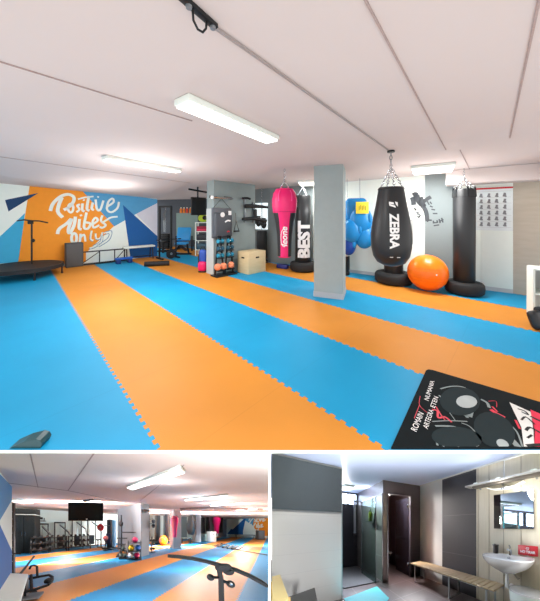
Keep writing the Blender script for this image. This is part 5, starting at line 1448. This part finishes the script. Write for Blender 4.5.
t.part('cap', M().lathe([(.022, .24), (.024, .29), (0, .29)], n=12), WHITE)

# slatted bench
yb = WB.yaw()
t0_, t1_ = .16, 2.0
c = WB.along((t0_ + t1_) / 2, 0, .27)
t = Thing('slatted_bench', 'long pale wooden slatted bench on metal legs along the washroom wall', 'bench', Wr, c, yb)
L = t1_ - t0_
sm_ = M()
for k in range(22):
    x = -L / 2 + (k + .5) * L / 22
    sm_.rbox((x, 0, .43), (L / 22 - .008, .36, .028), .006)
t.part('slats', sm_, wood_mat('bench_wood', (214, 186, 142), (186, 154, 112), (5, 1, 1), .5, 6))
t.part('rail', M().bar((-L / 2, -.13, .405), (L / 2, -.13, .405), .03, .025), mat('bench_metal', (196, 196, 194), .35, .6))
t.part('rail', M().bar((-L / 2, .13, .405), (L / 2, .13, .405), .03, .025), mat('bench_metal', (196, 196, 194), .35, .6))
for x in (-L / 2 + .12, 0.15, L / 2 - .12):
    t.part('leg', M().tube([(x, -.15, .40), (x, -.15, .02), (x, .15, .02), (x, .15, .40)], .016), mat('bench_metal', (196, 196, 194), .35, .6))

# basin with its tap and pipe
ts = 2.07
c = WB.along(ts, 0, .005)
t = Thing('wash_basin', 'white ceramic wall basin on the wood panelled wall', 'basin', Wr, c, yb)
bs_ = M(); n = 36
def sring(rx, y0, y1, z):
    out = []
    for i in range(n):
        a = 2 * math.pi * i / n; ca, sa = math.cos(a), math.sin(a)
        ex = math.copysign(abs(ca) ** .7, ca); ey = math.copysign(abs(sa) ** .8, sa)
        out.append((rx * ex, (y0 + y1) / 2 + (y1 - y0) / 2 * ey, z))
    return out
levels = [(.08, -.26, -.0, .66), (.15, -.32, -.0, .70), (.24, -.40, -.0, .77), (.29, -.445, -.0, .84), (.305, -.455, -.0, .885), (.30, -.45, -.004, .90), (.265, -.425, -.10, .893), (.20, -.37, -.14, .82), (.08, -.28, -.18, .79)]
vs = []
for rx, y0, y1, z in levels: vs += sring(rx, y0, y1, z)
fs = [(r * n + i, r * n + (i + 1) % n, (r + 1) * n + (i + 1) % n, (r + 1) * n + i) for r in range(len(levels) - 1) for i in range(n)]
fs += [list(range(n))[::-1], [(len(levels) - 1) * n + i for i in range(n)]]
bs_.add(vs, fs, 0, True)
t.part('bowl', bs_, CER)
t.part('overflow', M().torus((0, -.125, .862), .014, .004, (0, -1, .3), 16, 6), CHROME)
tp = t.part('tap', M().tube([(0, -.055, .895), (0, -.055, .98), (0, -.09, 1.0), (0, -.16, .985)], .018, 10), CHROME)
t.part('tap_lever', M().bar((0, -.05, 1.0), (0, -.11, 1.05), .02, .01), CHROME, parent=tp)
t.part('waste_pipe', M().tube([(0, -.2, .67), (0, -.2, .46), (0, -.12, .42), (0, -.005, .44)], .022, 10), mat('pipe_white', (232, 232, 230), .3))
t.part('valve', M().tube([(-.09, -.005, .56), (-.09, -.05, .56), (-.06, -.12, .64)], .01, 8), CHROME)
t.part('valve', M().tube([(.09, -.005, .56), (.09, -.05, .56), (.06, -.12, .64)], .01, 8), CHROME)
c = WB.along(ts - .20, .896, .075)
t = Thing('soap_dispenser', 'dark brown soap cup on the left rim of the basin', 'dispenser', Wr, c, yb)
t.part('cup', M().lathe([(0, 0), (.036, 0), (.038, .02), (.040, .125), (.034, .125), (.032, .02), (0, .02)], n=20), mat('soap_brown', (42, 34, 30), .35))
t.part('lid', M().lathe([(0, .125), (.046, .125), (.046, .14), (0, .145)], n=20), mat('soap_lid', (52, 44, 40), .4))
t.part('nozzle', M().bar((0, 0, .145), (0, -.05, .15), .015, .012), mat('soap_lid', (52, 44, 40), .4))
za, zb_ = WB.pt(527, 545.5, .02).z, WB.pt(527, 555.5, .02).z
a, b = WB.at(518, 0, .02), WB.at(538, 0, .02)
mid = (a + b) / 2; wS = (b - a).length
zm = (za + zb_) / 2
t = Thing('wall_sign', 'red notice with white lettering standing behind the basin', 'sign', Wr, (mid.x, mid.y, .9), yb)
t.part('board', M().rbox((0, 0, zm - .9 + .0), (wS, .012, za - zb_), .004), RED)
sg = M()
sg.text('NO TIRAR', lambda x, y: Vector((x * .036, -.0075, zm - .9 - .022 + y * .05)), 1.0, .03)
sg.torus((0, -.007, zm - .9 + .03), .016, .003, (0, 1, 0), 16, 6); sg.box((.0, -.008, zm - .9 + .03), (.02, .003, .004))
t.part('lettering', sg, PRINT)
t.part('back_stay', M().bar((0, .006, .0), (0, .006, zm - .9), .02, .006), WHITE)

# mirror, lamp and rack above the basin
a, b = WB.at(494, 0, .015), WB.at(533.5, 0, .015); mid = (a + b) / 2; wM = (b - a).length
zb_, zt = WB.pt(505, 528.5).z, WB.pt(505, 494).z
t = Thing('mirror', 'rectangular frameless mirror on the wood panelled wall above the basin', 'mirror', Wr, (mid.x, mid.y, zb_), yb)
t.part('glass', M().box((0, 0, (zt - zb_) / 2), (wM, .008, zt - zb_)), mat('mirror_silver', (226, 230, 232), .02, 1.0, var=.0))
t.part('backing', M().box((0, .007, (zt - zb_) / 2), (wM + .006, .008, zt - zb_ + .006)), mat('mirror_back', (90, 88, 84), .5))
c = WB.along(2.0, 0, 0)
zs = WB.pt(507, 478, .18).z
t = Thing('wall_rack', 'long metal luggage rack with lamps above the mirror', 'rack', Wr, (c.x, c.y, zs), yb)
sx0, sx1 = -.58, .62
t.part('shelf', M().rbox(((sx0 + sx1) / 2, -.12, 0), (sx1 - sx0, .2, .03), .006), mat('rack_metal', (206, 204, 198), .35, .5))
t.part('underside', M().rbox(((sx0 + sx1) / 2 + .05, -.13, -.03), (sx1 - sx0 - .14, .13, .035), .008), mat('rack_dark', (92, 84, 74), .5))
for x in (-.4, -.05, .36):
    t.part('spot', M().lathe([(0, .03), (.035, .03), (.04, .015), (0, .014)], (x, -.19, 0), 16), WHITE)
    t.part('bracket', M().bar((x, -.002, -.05), (x, -.1, -.012), .02, .02), STEEL)
pp = M(); pp.tube([(.0, -.1, .015), (.0, -.1, .30), (.6, -.1, .30)], .012, 8)
t.part('pipe', pp, mat('pipe_pale', (226, 222, 214), .4))
c = WB.along(2.0, WB.pt(507, 487, .1).z, 0)
t = Thing('wall_lamp', 'curved white glass wall lamp under the metal rack', 'lamp', Wr, c, yb)
sh = M()
pr = [(-.24, .03), (-.15, -.01), (0, -.03), (.15, -.01), (.24, .03)]
for (x0, z0), (x1, z1) in zip(pr, pr[1:]): sh.slab([(x0, -.03, z0), (x1, -.03, z1), (x1, -.14, z1), (x0, -.14, z0)], (0, 0, .012))
t.part('shade', sh, mat('lamp_glass', (240, 240, 232), .3, var=.0, emit=.45))
t.part('bracket', M().bar((0, 0, .03), (0, -.1, .0), .05, .03), CHROME)
bulb(t, (0, -.2, -.08), 5.0, (1, .98, .94))
t.part('shade_clip', M().rbox((0, -.145, -.02), (.06, .012, .03), .004), CHROME)

# low things near the viewer
c = WB.along(2.25, 0, .36)
c = WB.along(2.30, 0, .215)
t = Thing('waste_bin', 'white rounded bin under the basin', 'bin', Wr, c, yb)
t.part('body', ringed([(.15, .13, .0), (.18, .155, .2), (.195, .17, .46)], flat_back=False), WHITE)
t.part('lid', ringed([(.2, .175, .462), (.2, .175, .48), (.12, .1, .505)], flat_back=False), CER)
p = [Wr.fl(344, 598.5, .012), Wr.fl(377, 586.3, .012), Wr.fl(389, 598, .012), Wr.fl(383, 606, .012), Wr.fl(352, 612, .012)]
cc = sum(p, Vector()) / len(p); cc.z = 0
mm = M().prism([(v.x - cc.x, v.y - cc.y) for v in p], .001, .013)
solo('bath_mat', 'bright turquoise mat on the washroom floor before the shower', 'mat', Wr, cc, mm, mat('turquoise_mat', (92, 222, 228), .7, var=.05))
zt = .66
p = [Wr.fl(271.9, 576.5, zt), Wr.fl(280, 574.6, zt), Wr.fl(288.2, 596.2, zt), Wr.fl(281.5, 606, zt), Wr.fl(271.9, 606, zt)]
cc = sum(p, Vector()) / len(p); cc.z = 0
t = Thing('side_table', 'pale yellow wooden table corner at the left of the washroom', 'table', Wr, cc)
t.part('top', M().prism([(v.x - cc.x, v.y - cc.y) for v in p], zt - .035, zt), wood_mat('yellow_wood', (255, 226, 158), (250, 212, 140), (1, 3, 1), .5, 4))
for v in (p[0], p[2], p[4]): t.part('leg', M().bar(Vector(((v.x - cc.x) * .8, (v.y - cc.y) * .8, 0)), Vector(((v.x - cc.x) * .8, (v.y - cc.y) * .8, zt - .035)), .05, .05), wood_mat('yellow_leg', (226, 190, 120), (206, 168, 100), (1, 1, .3), .5, 4))
zt = .45
p = [Wr.fl(289, 596.6, zt), Wr.fl(314.6, 587.6, zt), Wr.fl(318.5, 606, zt), Wr.fl(292, 612, zt)]
cc = sum(p, Vector()) / len(p); cc.z = 0
t = Thing('changing_stool', 'dark grey topped stool beside the yellow table in the washroom', 'stool', Wr, cc)
t.part('seat', M().prism([(v.x - cc.x, v.y - cc.y) for v in p], zt - .04, zt), mat('stool_grey', (74, 72, 70), .6))
for v in p: t.part('leg', M().bar(Vector(((v.x - cc.x) * .8, (v.y - cc.y) * .8, 0)), Vector(((v.x - cc.x) * .8, (v.y - cc.y) * .8, zt - .04)), .04, .04), IRON)
